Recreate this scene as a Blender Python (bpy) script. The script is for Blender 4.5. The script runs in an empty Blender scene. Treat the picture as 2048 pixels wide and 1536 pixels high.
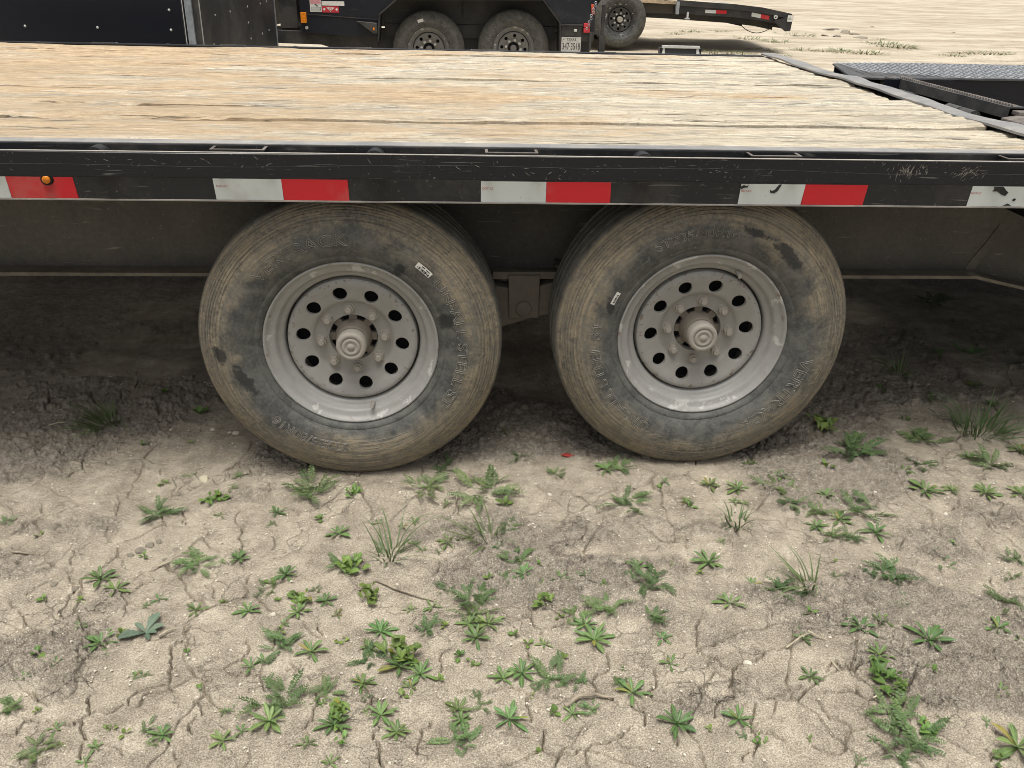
import bpy, bmesh, math, random
import numpy as np
from mathutils import Matrix, Vector

random.seed(11)
rng = np.random.default_rng(11)
sc = bpy.context.scene
col = sc.collection
R = math.radians

# ------------------------------------------------------------------ camera
FPX = 1734.276
CAM = np.array([0.2789, -1.97411, 1.25579])
C_R = np.array([0.9982141759, -0.0553396375, 0.0224940766])
C_U = np.array([0.0038343067, 0.4351341962, 0.9003574453])
C_F = np.array([0.0596133965, 0.8986633162, -0.4345693123])
cd = bpy.data.cameras.new('camera')
cd.sensor_fit = 'HORIZONTAL'; cd.sensor_width = 36.0
cd.lens = FPX / 2048 * 36.0
cd.clip_start = 0.05; cd.clip_end = 600
cam = bpy.data.objects.new('camera', cd); col.objects.link(cam)
cam.matrix_world = Matrix(((C_R[0], C_U[0], -C_F[0], CAM[0]), (C_R[1], C_U[1], -C_F[1], CAM[1]),
                           (C_R[2], C_U[2], -C_F[2], CAM[2]), (0, 0, 0, 1)))
sc.camera = cam

# ------------------------------------------------------------------ world, sun, exposure
SUN_EL, SUN_AZ = 79.0, 200.0          # azimuth of the sun: compass style, 0 = +Y, clockwise
w = bpy.data.worlds.new('World'); sc.world = w; w.use_nodes = True
nt = w.node_tree; nt.nodes.clear()
sky = nt.nodes.new('ShaderNodeTexSky'); sky.sky_type = 'NISHITA'; sky.sun_disc = False
sky.sun_elevation = R(SUN_EL); sky.sun_rotation = R(SUN_AZ)
sky.air_density = 1.0; sky.dust_density = 6.0; sky.ozone_density = 1.0
hs = nt.nodes.new('ShaderNodeHueSaturation'); hs.inputs['Saturation'].default_value = 0.18
bg = nt.nodes.new('ShaderNodeBackground'); bg.inputs['Strength'].default_value = 0.080
wo = nt.nodes.new('ShaderNodeOutputWorld')
nt.links.new(sky.outputs[0], hs.inputs['Color']); nt.links.new(hs.outputs[0], bg.inputs[0]); nt.links.new(bg.outputs[0], wo.inputs[0])
sl = bpy.data.lights.new('sun', 'SUN'); sl.energy = 1.5; sl.angle = R(30); sl.color = (1.0, 0.97, 0.90)
so = bpy.data.objects.new('sun', sl); col.objects.link(so)
az = R(SUN_AZ); el = R(SUN_EL)
sdir = Vector((math.sin(az) * math.cos(el), math.cos(az) * math.cos(el), math.sin(el)))
so.rotation_euler = sdir.to_track_quat('Z', 'Y').to_euler(); so.location = (0, -6, 12)
vs = sc.view_settings
vs.view_transform = 'Standard'; vs.look = 'None'; vs.gamma = 1.0; vs.use_curve_mapping = False
vs.exposure = 0.90
sc.render.resolution_x = 1024; sc.render.resolution_y = 768
sc.render.engine = 'CYCLES'; sc.cycles.filter_width = 0.9

# ------------------------------------------------------------------ pixel helpers (2048 x 1536 photograph)
def ray(px, py):
    return C_F + (px - 1024) / FPX * C_R - (py - 768) / FPX * C_U
def onY(px, py, Y):
    d = ray(px, py); return CAM + d * (Y - CAM[1]) / d[1]
def onX(px, py, X):
    d = ray(px, py); return CAM + d * (X - CAM[0]) / d[0]
def onZ(px, py, Z):
    d = ray(px, py); return CAM + d * (Z - CAM[2]) / d[2]

# ------------------------------------------------------------------ numpy noise
def _h(ix, iy, s):
    n = (ix * 374761393 + iy * 668265263 + s * 1442695041) & 0xffffffff
    n = ((n ^ (n >> 13)) * 1274126177) & 0xffffffff
    return ((n ^ (n >> 16)) & 0xffff) / 65535.0
def vn(x, y, s=0):
    xi = np.floor(x).astype(np.int64); yi = np.floor(y).astype(np.int64)
    fx = x - xi; fy = y - yi
    fx = fx * fx * fx * (fx * (fx * 6 - 15) + 10); fy = fy * fy * fy * (fy * (fy * 6 - 15) + 10)
    a = _h(xi, yi, s); b = _h(xi + 1, yi, s); c = _h(xi, yi + 1, s); d = _h(xi + 1, yi + 1, s)
    return (a + (b - a) * fx) * (1 - fy) + (c + (d - c) * fx) * fy
def fbm(x, y, s=0, o=4, g=0.5):
    t = 0; a = 1; n = 0
    for i in range(o):
        t = t + a * vn(x * 2 ** i + 17.3 * i, y * 2 ** i - 9.1 * i, s + i); n += a; a *= g
    return t / n
def worley(x, y, s=0):
    xi = np.floor(x).astype(np.int64); yi = np.floor(y).astype(np.int64)
    f1 = np.full(x.shape, 9.0); f2 = np.full(x.shape, 9.0); idv = np.zeros(x.shape)
    for i in (-1, 0, 1):
        for j in (-1, 0, 1):
            cx = xi + i; cy = yi + j
            h = _h(cx, cy, s + 2)
            d = np.hypot(cx + _h(cx, cy, s) - x, cy + _h(cx, cy, s + 1) - y)
            m = d < f1
            f2 = np.where(m, f1, np.minimum(f2, d)); idv = np.where(m, h, idv); f1 = np.where(m, d, f1)
    return f1, f2, idv
def sst(a, b, x):
    t = np.clip((x - a) / (b - a), 0, 1); return t * t * (3 - 2 * t)

def ground_base(x, y):
    x = np.asarray(x, float); y = np.asarray(y, float)
    z = 0.0165 * np.maximum(0, y - 2.0) - 0.0165 * np.maximum(0, y - 40)
    z = z - 0.018 + 0.030 * sst(-0.3, 1.1, x) * sst(6, 2, np.abs(y))
    near = sst(9, 3, np.abs(y - 0.5))
    z = z + near * 0.026 * (fbm(x * 1.5, y * 2.2, 3, 3) - 0.5)
    z = z + near * 0.016 * (fbm(x * 1.6, y * 7.0 + 0.5 * x, 9, 3) - 0.5)            # tyre-track ridges along the trailer
    z = z + (1 - near) * 0.10 * (fbm(x * 0.5, y * 0.6, 31, 4) - 0.5)
    # the wheels have pressed a shallow rut with a crumbled edge
    for wx, wz in ((0.0, -0.021), (0.913, 0.002)):
        dx = (x - wx) / 0.20; dy = (y - 0.19) / 0.15
        k = np.exp(-(dx * dx + dy * dy) ** 1.5)
        z = z * (1 - k) + k * wz
        z = z + 0.010 * np.exp(-((dx - 0) / 1.3) ** 2 - ((y - 0.02) / 0.035) ** 2)
    return z
def gz(x, y):
    return float(ground_base(np.array([x]), np.array([y]))[0])
def onG(px, py):
    z = 0.0
    for _ in range(6):
        p = onZ(px, py, z); z = gz(p[0], p[1])
    p = onZ(px, py, z); return p

# ------------------------------------------------------------------ material helpers
class NB:
    def __init__(s, name):
        s.m = bpy.data.materials.new(name); s.m.use_nodes = True
        s.t = s.m.node_tree; s.t.nodes.clear()
        s.out = s.t.nodes.new('ShaderNodeOutputMaterial')
        s.b = s.t.nodes.new('ShaderNodeBsdfPrincipled')
        s.t.links.new(s.b.outputs[0], s.out.inputs[0])
    def n(s, typ, **k):
        nd = s.t.nodes.new(typ)
        for a, v in k.items(): setattr(nd, a, v)
        return nd
    def link(s, a, b): s.t.links.new(a, b)
    def set(s, sock, v):
        if hasattr(v, 'is_output') or isinstance(v, bpy.types.NodeSocket): s.link(v, sock)
        else: sock.default_value = v
    def math(s, op, a, b=None, c=None, clamp=False):
        nd = s.n('ShaderNodeMath', operation=op); nd.use_clamp = clamp
        s.set(nd.inputs[0], a)
        if b is not None: s.set(nd.inputs[1], b)
        if c is not None: s.set(nd.inputs[2], c)
        return nd.outputs[0]
    def coord(s, kind='Object', scale=(1, 1, 1), rnd=0.0, rot=(0, 0, 0)):
        tc = s.n('ShaderNodeTexCoord'); mp = s.n('ShaderNodeMapping')
        mp.inputs['Scale'].default_value = scale; mp.inputs['Rotation'].default_value = rot
        s.link(tc.outputs[kind], mp.inputs['Vector'])
        if rnd:
            oi = s.n('ShaderNodeObjectInfo')
            s.link(s.math('MULTIPLY', oi.outputs['Random'], rnd), mp.inputs['Location'])
        return mp.outputs[0]
    def noise(s, vec, scale, detail=4, rough=0.55, dist=0.0):
        nd = s.n('ShaderNodeTexNoise'); s.link(vec, nd.inputs['Vector'])
        nd.inputs['Scale'].default_value = scale; nd.inputs['Detail'].default_value = detail
        nd.inputs['Roughness'].default_value = rough; nd.inputs['Distortion'].default_value = dist
        return nd.outputs['Fac']
    def ramp(s, fac, a, b, va=0.0, vb=1.0):
        nd = s.n('ShaderNodeMapRange'); nd.interpolation_type = 'SMOOTHSTEP'
        s.set(nd.inputs[0], fac); nd.inputs[1].default_value = a; nd.inputs[2].default_value = b
        nd.inputs[3].default_value = va; nd.inputs[4].default_value = vb
        return nd.outputs[0]
    def mix(s, fac, a, b, typ='MIX'):
        nd = s.n('ShaderNodeMix', data_type='RGBA', blend_type=typ)
        s.set(nd.inputs[0], fac)
        for i, v in ((6, a), (7, b)):
            if isinstance(v, tuple): nd.inputs[i].default_value = (*v, 1) if len(v) == 3 else v
            else: s.link(v, nd.inputs[i])
        return nd.outputs[2]
    def bump(s, h, strength=0.3, dist=0.01, prev=None):
        nd = s.n('ShaderNodeBump'); nd.inputs['Strength'].default_value = strength; nd.inputs['Distance'].default_value = dist
        s.link(h, nd.inputs['Height'])
        if prev is not None: s.link(prev, nd.inputs['Normal'])
        return nd.outputs[0]
    def fin(s, color, rough=0.6, metal=0.0, normal=None, spec=0.5):
        if isinstance(color, tuple): s.b.inputs['Base Color'].default_value = (*color, 1)
        else: s.link(color, s.b.inputs['Base Color'])
        s.set(s.b.inputs['Roughness'], rough); s.b.inputs['Metallic'].default_value = metal
        s.b.inputs['Specular IOR Level'].default_value = spec
        if normal is not None: s.link(normal, s.b.inputs['Normal'])
        return s.m

def plain(name, c, rough=0.6, var=0.25, scale=30, spec=0.4, metal=0.0, bump=0.1):
    n = NB(name); v = n.coord('Object', rnd=7.0)
    k = n.noise(v, scale, 5)
    dk = tuple(x * (1 - var) for x in c); lt = tuple(min(1, x * (1 + var)) for x in c)
    return n.fin(n.mix(n.ramp(k, 0.3, 0.7), dk, lt), rough, metal, n.bump(k, bump, 0.004), spec)

def paint(name, base, dust, cover, scale=3.0, rough=0.42, scr=0.5, low=None):
    """old paint: base colour, dust film in patches, fine scratches, grit specks"""
    n = NB(name); v = n.coord('Object', rnd=5.0)
    big = n.noise(v, scale, 6, 0.6)
    fine = n.noise(v, 60, 4, 0.6)
    d = n.ramp(n.math('ADD', n.math('MULTIPLY', big, 0.75), n.math('MULTIPLY', fine, 0.25)), 0.62 - cover * 0.5, 0.95 - cover * 0.45)
    c = n.mix(n.math('MULTIPLY', d, 0.85), base, dust)
    sv = n.coord('Object', (2.2, 30, 34), 3.0, (0.05, 0.25, 0.1))
    s1 = n.math('MULTIPLY', n.ramp(n.noise(sv, 3.0, 3, 0.5, 1.5), 0.64, 0.70), n.ramp(n.noise(v, 7, 3), 0.45, 0.62))
    spots = n.ramp(n.noise(v, 150, 2, 0.5), 0.68, 0.74)
    c = n.mix(n.math('MULTIPLY', s1, min(1.0, 0.42 * scr)), c, tuple(min(1, x * 2.2 + 0.05) for x in dust))
    c = n.mix(n.math('MULTIPLY', spots, 0.5 * scr), c, tuple(min(1, x * 1.5 + 0.05) for x in dust))
    rg = n.math('ADD', n.math('MULTIPLY', d, 0.4), rough, clamp=True)
    return n.fin(c, rg, 0.0, n.bump(n.noise(v, 25, 5), 0.06, 0.004), 0.45)

M = {}
M['black_paint'] = paint('black_paint', (0.006, 0.0075, 0.011), (0.048, 0.045, 0.041), 0.05, 5, 0.24, 1.3)
M['channel_paint'] = paint('channel_paint', (0.013, 0.0138, 0.0155), (0.080, 0.072, 0.061), 0.30, 5, 0.45, 1.0)
M['frame_paint'] = paint('frame_paint', (0.070, 0.067, 0.061), (0.185, 0.168, 0.140), 0.48, 2.2, 0.6, 0.9)
M['flange_dirt'] = paint('flange_dirt', (0.10, 0.09, 0.075), (0.24, 0.21, 0.165), 0.75, 8, 0.8, 0.3)
M['hanger_paint'] = paint('hanger_paint', (0.16, 0.138, 0.112), (0.26, 0.225, 0.18), 0.7, 5, 0.75, 0.2)
M['worn_steel'] = paint('worn_steel', (0.20, 0.20, 0.20), (0.34, 0.32, 0.29), 0.55, 9, 0.5, 0.6)
M['rail_edge'] = paint('rail_edge', (0.22, 0.21, 0.20), (0.42, 0.38, 0.33), 0.7, 14, 0.55, 0.5)
M['plate_dark'] = paint('plate_dark', (0.07, 0.07, 0.072), (0.20, 0.19, 0.18), 0.4, 9, 0.5, 0.5)
M['tube_grey'] = paint('tube_grey', (0.045, 0.045, 0.046), (0.14, 0.13, 0.115), 0.5, 8, 0.55, 0.8)
M['scratch_dim'] = plain('scratched_paint_dim', (0.075, 0.073, 0.07), 0.6, 0.5, 20)
M['plate_white'] = plain('plate_white', (0.50, 0.50, 0.47), 0.5, 0.15, 40)
M['scratch'] = plain('scratched_paint', (0.22, 0.20, 0.17), 0.7, 0.4, 50)
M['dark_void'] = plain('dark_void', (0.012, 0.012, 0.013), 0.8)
M['bg_black'] = paint('bg_black', (0.010, 0.012, 0.018), (0.06, 0.058, 0.055), 0.22, 2.5, 0.4, 0.6)
M['bg_frame'] = paint('bg_frame', (0.02, 0.02, 0.021), (0.10, 0.092, 0.08), 0.42, 3, 0.5, 0.6)
M['box_black'] = paint('box_black', (0.008, 0.009, 0.014), (0.03, 0.03, 0.032), 0.1, 1.2, 0.3, 0.3)
M['box_black_lit'] = paint('box_black_lit', (0.020, 0.021, 0.024), (0.065, 0.064, 0.062), 0.45, 1.6, 0.4, 0.6)  # box black lightened, light on the side wall put into its colour
M['galv'] = plain('galvanised', (0.31, 0.33, 0.35), 0.45, 0.2, 40, 0.5, 0.3)
M['trim_white'] = plain('trim_light', (0.52, 0.52, 0.50), 0.5, 0.12, 30)
M['white_film'] = None
M['ink'] = plain('ink', (0.03, 0.03, 0.035), 0.6)
M['ink_red'] = plain('ink_red', (0.45, 0.03, 0.03), 0.6)
M['amber'] = plain('amber_lens', (0.75, 0.24, 0.02), 0.2, 0.15, 60)
M['label_white'] = plain('label_white', (0.72, 0.71, 0.66), 0.55, 0.08, 80)
M['label_grey'] = plain('label_grey', (0.22, 0.24, 0.22), 0.55, 0.2, 90)
M['label_red'] = plain('label_red', (0.55, 0.045, 0.055), 0.5, 0.12, 60)
M['label_pink'] = plain('label_pink', (0.62, 0.30, 0.32), 0.5, 0.15, 60)
M['orange'] = plain('orange_strap', (0.75, 0.13, 0.06), 0.6)
M['stone'] = plain('pale_stone', (0.55, 0.50, 0.41), 0.9, 0.25, 80)
M['yellow_stone'] = plain('yellow_stone', (0.48, 0.43, 0.31), 0.9, 0.2, 90)
M['clod'] = plain('dirt_clod', (0.25, 0.222, 0.176), 0.95, 0.2, 60, 0.1, 0, 0.5)
M['twig'] = plain('dry_twig', (0.29, 0.245, 0.185), 0.85, 0.3, 60, 0.2)
M['straw'] = plain('dry_straw', (0.42, 0.37, 0.27), 0.8, 0.2, 60, 0.2)
M['red_shard'] = plain('red_plastic', (0.33, 0.035, 0.03), 0.5, 0.25, 60)
M['rust_edge'] = paint('rust_edge', (0.10, 0.083, 0.072), (0.26, 0.235, 0.21), 0.55, 12, 0.7, 0.4)

def m_film(name, c):
    n = NB(name); v = n.coord('Object')
    k = n.noise(v, 90, 3); d = n.ramp(n.noise(v, 7, 5, 0.65), 0.5, 0.75)
    vo = n.n('ShaderNodeTexVoronoi'); n.link(v, vo.inputs['Vector']); vo.inputs['Scale'].default_value = 260
    cc = n.mix(n.math('MULTIPLY', k, 0.25), c, tuple(x * 0.75 for x in c))
    cc = n.mix(n.math('MULTIPLY', d, 0.30), cc, (0.33, 0.29, 0.24))
    sp = n.ramp(n.noise(v, 130, 2), 0.72, 0.76)
    cc = n.mix(n.math('MULTIPLY', sp, 0.6), cc, (0.10, 0.09, 0.075))
    return n.fin(cc, 0.32, 0, n.bump(vo.outputs['Distance'], 0.05, 0.001), 0.5)
M['tape_white'] = m_film('tape_white', (0.66, 0.70, 0.68))
M['tape_red'] = m_film('tape_red', (0.60, 0.012, 0.022))

def m_rubber(name, mud_amt=1.0, light=1.0, blobs=()):
    n = NB(name); v = n.coord('Object'); vr = n.coord('Object', rnd=9.0)
    sp = n.n('ShaderNodeSeparateXYZ'); n.link(v, sp.inputs[0])
    r = n.math('SQRT', n.math('ADD', n.math('MULTIPLY', sp.outputs[0], sp.outputs[0]), n.math('MULTIPLY', sp.outputs[2], sp.outputs[2])))
    ang = n.math('ARCTAN2', sp.outputs[2], sp.outputs[0])
    big = n.noise(vr, 4.5, 5, 0.6, 0.6); mid = n.noise(vr, 22, 5, 0.65, 0.4); fine = n.noise(vr, 120, 4, 0.6)
    cmb = n.n('ShaderNodeCombineXYZ'); n.link(n.math('MULTIPLY', r, 130.0), cmb.inputs[0]); n.link(n.math('MULTIPLY', ang, 2.2), cmb.inputs[1]); n.link(big, cmb.inputs[2])
    rings = n.noise(cmb.outputs[0], 1.0, 4, 0.6)
    flake = n.noise(vr, 48, 6, 0.72, 0.3)
    clean = n.mix(n.ramp(mid, 0.3, 0.75), (0.056 * light, 0.058 * light, 0.056 * light), (0.145 * light, 0.143 * light, 0.130 * light))
    clean = n.mix(n.ramp(fine, 0.4, 0.75, 0.0, 0.5), clean, (0.16 * light, 0.155 * light, 0.135 * light))
    # mud film on the outer sidewall, scraped in rings
    rr = n.math('ADD', r, n.math('MULTIPLY', n.math('SUBTRACT', big, 0.5), 0.20))
    rr = n.math('ADD', rr, n.math('MULTIPLY', n.math('SUBTRACT', mid, 0.5), 0.07))
    mm = n.ramp(rr, 0.268, 0.325)
    tr = n.ramp(r, 0.380, 0.388, 1.0, 0.22)                      # tread stays mostly bare
    mm = n.math('MULTIPLY', n.math('MULTIPLY', mm, tr), n.ramp(rings, 0.30, 0.62, 0.30, 1.0))
    mm = n.math('MULTIPLY', mm, n.ramp(flake, 0.34, 0.56, 0.45, 1.0))
    mm = n.math('MULTIPLY', mm, mud_amt)
    mudc = n.mix(n.ramp(fine, 0.3, 0.7), (0.155, 0.132, 0.098), (0.320, 0.272, 0.198))
    mudc = n.mix(n.ramp(big, 0.35, 0.62), mudc, (0.285, 0.238, 0.165))
    c = n.mix(mm, clean, mudc)
    # rubbed patches where the film came off, showing bare black rubber
    jag = n.noise(vr, 38, 4, 0.7)
    for bx, bz, ra, rb, rot in blobs:
        ux = n.math('SUBTRACT', sp.outputs[0], bx); uz = n.math('SUBTRACT', sp.outputs[2], bz); cs, sn = math.cos(rot), math.sin(rot)
        p1 = n.math('DIVIDE', n.math('ADD', n.math('MULTIPLY', ux, cs), n.math('MULTIPLY', uz, sn)), ra)
        p2 = n.math('DIVIDE', n.math('SUBTRACT', n.math('MULTIPLY', uz, cs), n.math('MULTIPLY', ux, sn)), rb)
        dd_ = n.math('SQRT', n.math('ADD', n.math('MULTIPLY', p1, p1), n.math('MULTIPLY', p2, p2)))
        dd_ = n.math('ADD', dd_, n.math('MULTIPLY', n.math('SUBTRACT', jag, 0.5), 2.2))
        c = n.mix(n.ramp(dd_, 1.0, 0.55, 0.0, 0.82), c, (0.024, 0.026, 0.028))
    hgt = n.math('ADD', n.math('MULTIPLY', mm, 0.5), n.math('ADD', n.math('MULTIPLY', mid, 0.4), n.math('MULTIPLY', fine, 0.25)))
    hgt = n.math('ADD', hgt, n.math('MULTIPLY', rings, 0.10))
    return n.fin(c, n.ramp(mm, 0, 1, 0.62, 0.92), 0, n.bump(hgt, 0.7, 0.005), 0.3)
M['rubber'] = m_rubber('tyre_rubber', blobs=((0.132, 0.208, 0.024, 0.018, 1.0), (0.245, 0.074, 0.028, 0.024, 0.3), (-0.272, -0.085, 0.058, 0.020, -1.05), (-0.330, -0.02, 0.020, 0.030, 0.3)))
M['rubber2'] = m_rubber('tyre_rubber_rear', blobs=((0.185, 0.232, 0.060, 0.022, -0.75), (-0.255, 0.09, 0.014, 0.030, 0.25), (0.10, 0.285, 0.05, 0.012, -0.3)))
M['bg_rubber'] = m_rubber('tyre_rubber_far', 0.12, 0.75)
M['letter'] = plain('tyre_letter', (0.20, 0.19, 0.165), 0.8, 0.35, 40)
M['letter_bg'] = plain('tyre_letter_far', (0.16, 0.155, 0.15), 0.8, 0.2, 40)

def m_rim(name, base, dusty):
    n = NB(name); v = n.coord('Object'); vr = n.coord('Object', rnd=3.0)
    sp = n.n('ShaderNodeSeparateXYZ'); n.link(v, sp.inputs[0])
    r = n.math('SQRT', n.math('ADD', n.math('MULTIPLY', sp.outputs[0], sp.outputs[0]), n.math('MULTIPLY', sp.outputs[2], sp.outputs[2])))
    a = n.noise(vr, 6, 6, 0.65); b = n.noise(vr, 45, 5, 0.6); f = n.noise(vr, 200, 3)
    c = n.mix(n.ramp(b, 0.3, 0.7), tuple(x * 0.9 for x in base), base)
    dd = n.math('ADD', n.ramp(r, 0.19, 0.09, 0.0, 0.75), n.ramp(a, 0.45, 0.75, -0.15, 0.45), clamp=True)
    c = n.mix(dd, c, dusty)
    # paint chipped off near the outer lip and along the disc edge
    e1 = n.math('MULTIPLY', n.ramp(r, 0.188, 0.204), n.ramp(n.noise(vr, 16, 6, 0.7), 0.56, 0.60))
    c = n.mix(n.math('MULTIPLY', e1, 0.85), c, (0.52, 0.51, 0.475))
    e2 = n.math('MULTIPLY', n.math('MULTIPLY', n.ramp(r, 0.145, 0.160), n.ramp(r, 0.172, 0.166)), n.ramp(n.noise(vr, 75, 4, 0.6), 0.57, 0.63))
    c = n.mix(n.math('MULTIPLY', e2, 0.75), c, (0.16, 0.115, 0.075))
    e3 = n.math('MULTIPLY', n.ramp(r, 0.208, 0.216), n.ramp(n.noise(vr, 30, 5, 0.7), 0.60, 0.66))
    c = n.mix(n.math('MULTIPLY', e3, 0.7), c, (0.20, 0.11, 0.07))
    h = n.math('ADD', n.math('MULTIPLY', b, 0.5), n.math('ADD', n.math('MULTIPLY', e1, -0.5), n.math('MULTIPLY', f, 0.2)))
    return n.fin(c, n.math('ADD', n.math('MULTIPLY', dd, 0.35), 0.45), 0.0, n.bump(h, 0.18, 0.002), 0.4)
M['rim'] = m_rim('rim_paint', (0.335, 0.328, 0.308), (0.300, 0.283, 0.250))
M['hub'] = m_rim('hub_dust', (0.34, 0.315, 0.275), (0.35, 0.318, 0.268))
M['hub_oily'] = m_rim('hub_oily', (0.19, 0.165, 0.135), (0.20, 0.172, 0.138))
M['bg_rim'] = m_rim('rim_paint_far', (0.16, 0.16, 0.155), (0.17, 0.16, 0.145))
M['bg_rim_dark'] = m_rim('rim_dark_far', (0.05, 0.05, 0.05), (0.07, 0.068, 0.06))

def m_wood(name, grey=0.0):
    n = NB(name)
    g1 = n.noise(n.coord('Object', (1.8, 18, 4), 31.0), 2.2, 10, 0.72, 0.3)
    g2 = n.noise(n.coord('Object', (8, 75, 10), 13.0), 2.0, 6, 0.7, 0.2)
    g3 = n.noise(n.coord('Object', (22, 42, 10), 23.0), 3.0, 4, 0.7, 0.8)
    wv = n.coord('Object', (0.8, 2.4, 1)); pat = n.noise(wv, 1.5, 7, 0.68, 0.7)
    sp = n.n('ShaderNodeSeparateXYZ'); n.link(wv, sp.inputs[0])
    oi = n.n('ShaderNodeObjectInfo')
    c = n.mix(n.ramp(g1, 0.38, 0.58), (0.25, 0.235, 0.20), (0.62, 0.545, 0.415))
    c = n.mix(n.ramp(g2, 0.46, 0.70, 0.0, 0.9), c, (0.84, 0.775, 0.645))
    c = n.mix(n.ramp(g3, 0.54, 0.66, 0.0, 0.70), c, (0.27, 0.235, 0.18))
    # trodden-in tan dirt, thicker toward the front of the deck
    xfade = n.ramp(sp.outputs[0], 1.5, -1.2, 0.0, 0.22)
    tan = n.ramp(n.math('ADD', n.math('ADD', pat, xfade), n.math('MULTIPLY', n.math('SUBTRACT', g1, 0.5), 0.7)), 0.52, 0.72)
    tanc = n.mix(n.ramp(g2, 0.3, 0.7), (0.33, 0.205, 0.10), (0.55, 0.375, 0.205))
    c = n.mix(n.math('MULTIPLY', tan, 0.66), c, tanc)
    crack = n.ramp(n.noise(n.coord('Object', (1.1, 55, 6), 41.0), 2.4, 7, 0.66, 0.8), 0.62, 0.655)
    c = n.mix(n.math('MULTIPLY', crack, 0.85), c, (0.085, 0.07, 0.052))
    c = n.mix(n.math('MULTIPLY', oi.outputs['Random'], 0.38), c, (0.36, 0.30, 0.215))
    if grey: c = n.mix(grey, c, (0.20, 0.18, 0.145))
    h = n.math('ADD', n.math('MULTIPLY', g1, 0.6), n.math('SUBTRACT', n.math('MULTIPLY', g2, 0.6), n.math('MULTIPLY', crack, 1.0)))
    h = n.math('SUBTRACT', h, n.math('MULTIPLY', g3, 0.4))
    return n.fin(c, 0.85, 0, n.bump(h, 0.9, 0.008), 0.2)
M['wood'] = m_wood('weathered_wood'); M['wood_grey'] = m_wood('weathered_wood_grey', 0.7)

def m_leaf(name, c, c2, rough=0.5, rib=0.55):
    n = NB(name); v = n.coord('Object'); oi = n.n('ShaderNodeObjectInfo')
    k = n.noise(v, 6, 3)
    cc = n.mix(n.ramp(k, 0.3, 0.7), c, c2)
    cc = n.mix(n.math('MULTIPLY', oi.outputs['Random'], 0.5), cc, tuple(x * f for x, f in zip(c2, (1.45, 1.22, 1.1))))
    sx_ = n.n('ShaderNodeSeparateXYZ'); n.link(v, sx_.inputs[0]); ay = n.math('ABSOLUTE', sx_.outputs[1])
    cc = n.mix(n.ramp(ay, 0.022, 0.006, 0.0, rib), cc, tuple(min(1, x * 1.9) for x in c2))
    cc = n.mix(1.0, cc, oi.outputs['Color'], 'MULTIPLY')
    m = n.fin(cc, rough, 0, n.bump(k, 0.15, 0.002), 0.35)
    tl = n.n('ShaderNodeBsdfTranslucent'); n.link(cc, tl.inputs[0])
    ms = n.n('ShaderNodeMixShader'); ms.inputs[0].default_value = 0.12
    n.link(n.b.outputs[0], ms.inputs[1]); n.link(tl.outputs[0], ms.inputs[2]); n.link(ms.outputs[0], n.out.inputs[0])
    return m
M['leaf'] = m_leaf('rosette_leaf', (0.080, 0.128, 0.045), (0.128, 0.192, 0.070))
M['leaf_fresh'] = m_leaf('fresh_leaf', (0.085, 0.140, 0.034), (0.145, 0.215, 0.058))
M['leaf_fern'] = m_leaf('fern_leaf', (0.076, 0.124, 0.046), (0.122, 0.182, 0.072), rib=0)
M['leaf_blue'] = m_leaf('blue_leaf', (0.095, 0.130, 0.092), (0.150, 0.185, 0.140), 0.6)
M['grass'] = m_leaf('grass_blade', (0.078, 0.118, 0.038), (0.150, 0.190, 0.085), rib=0)

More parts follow.
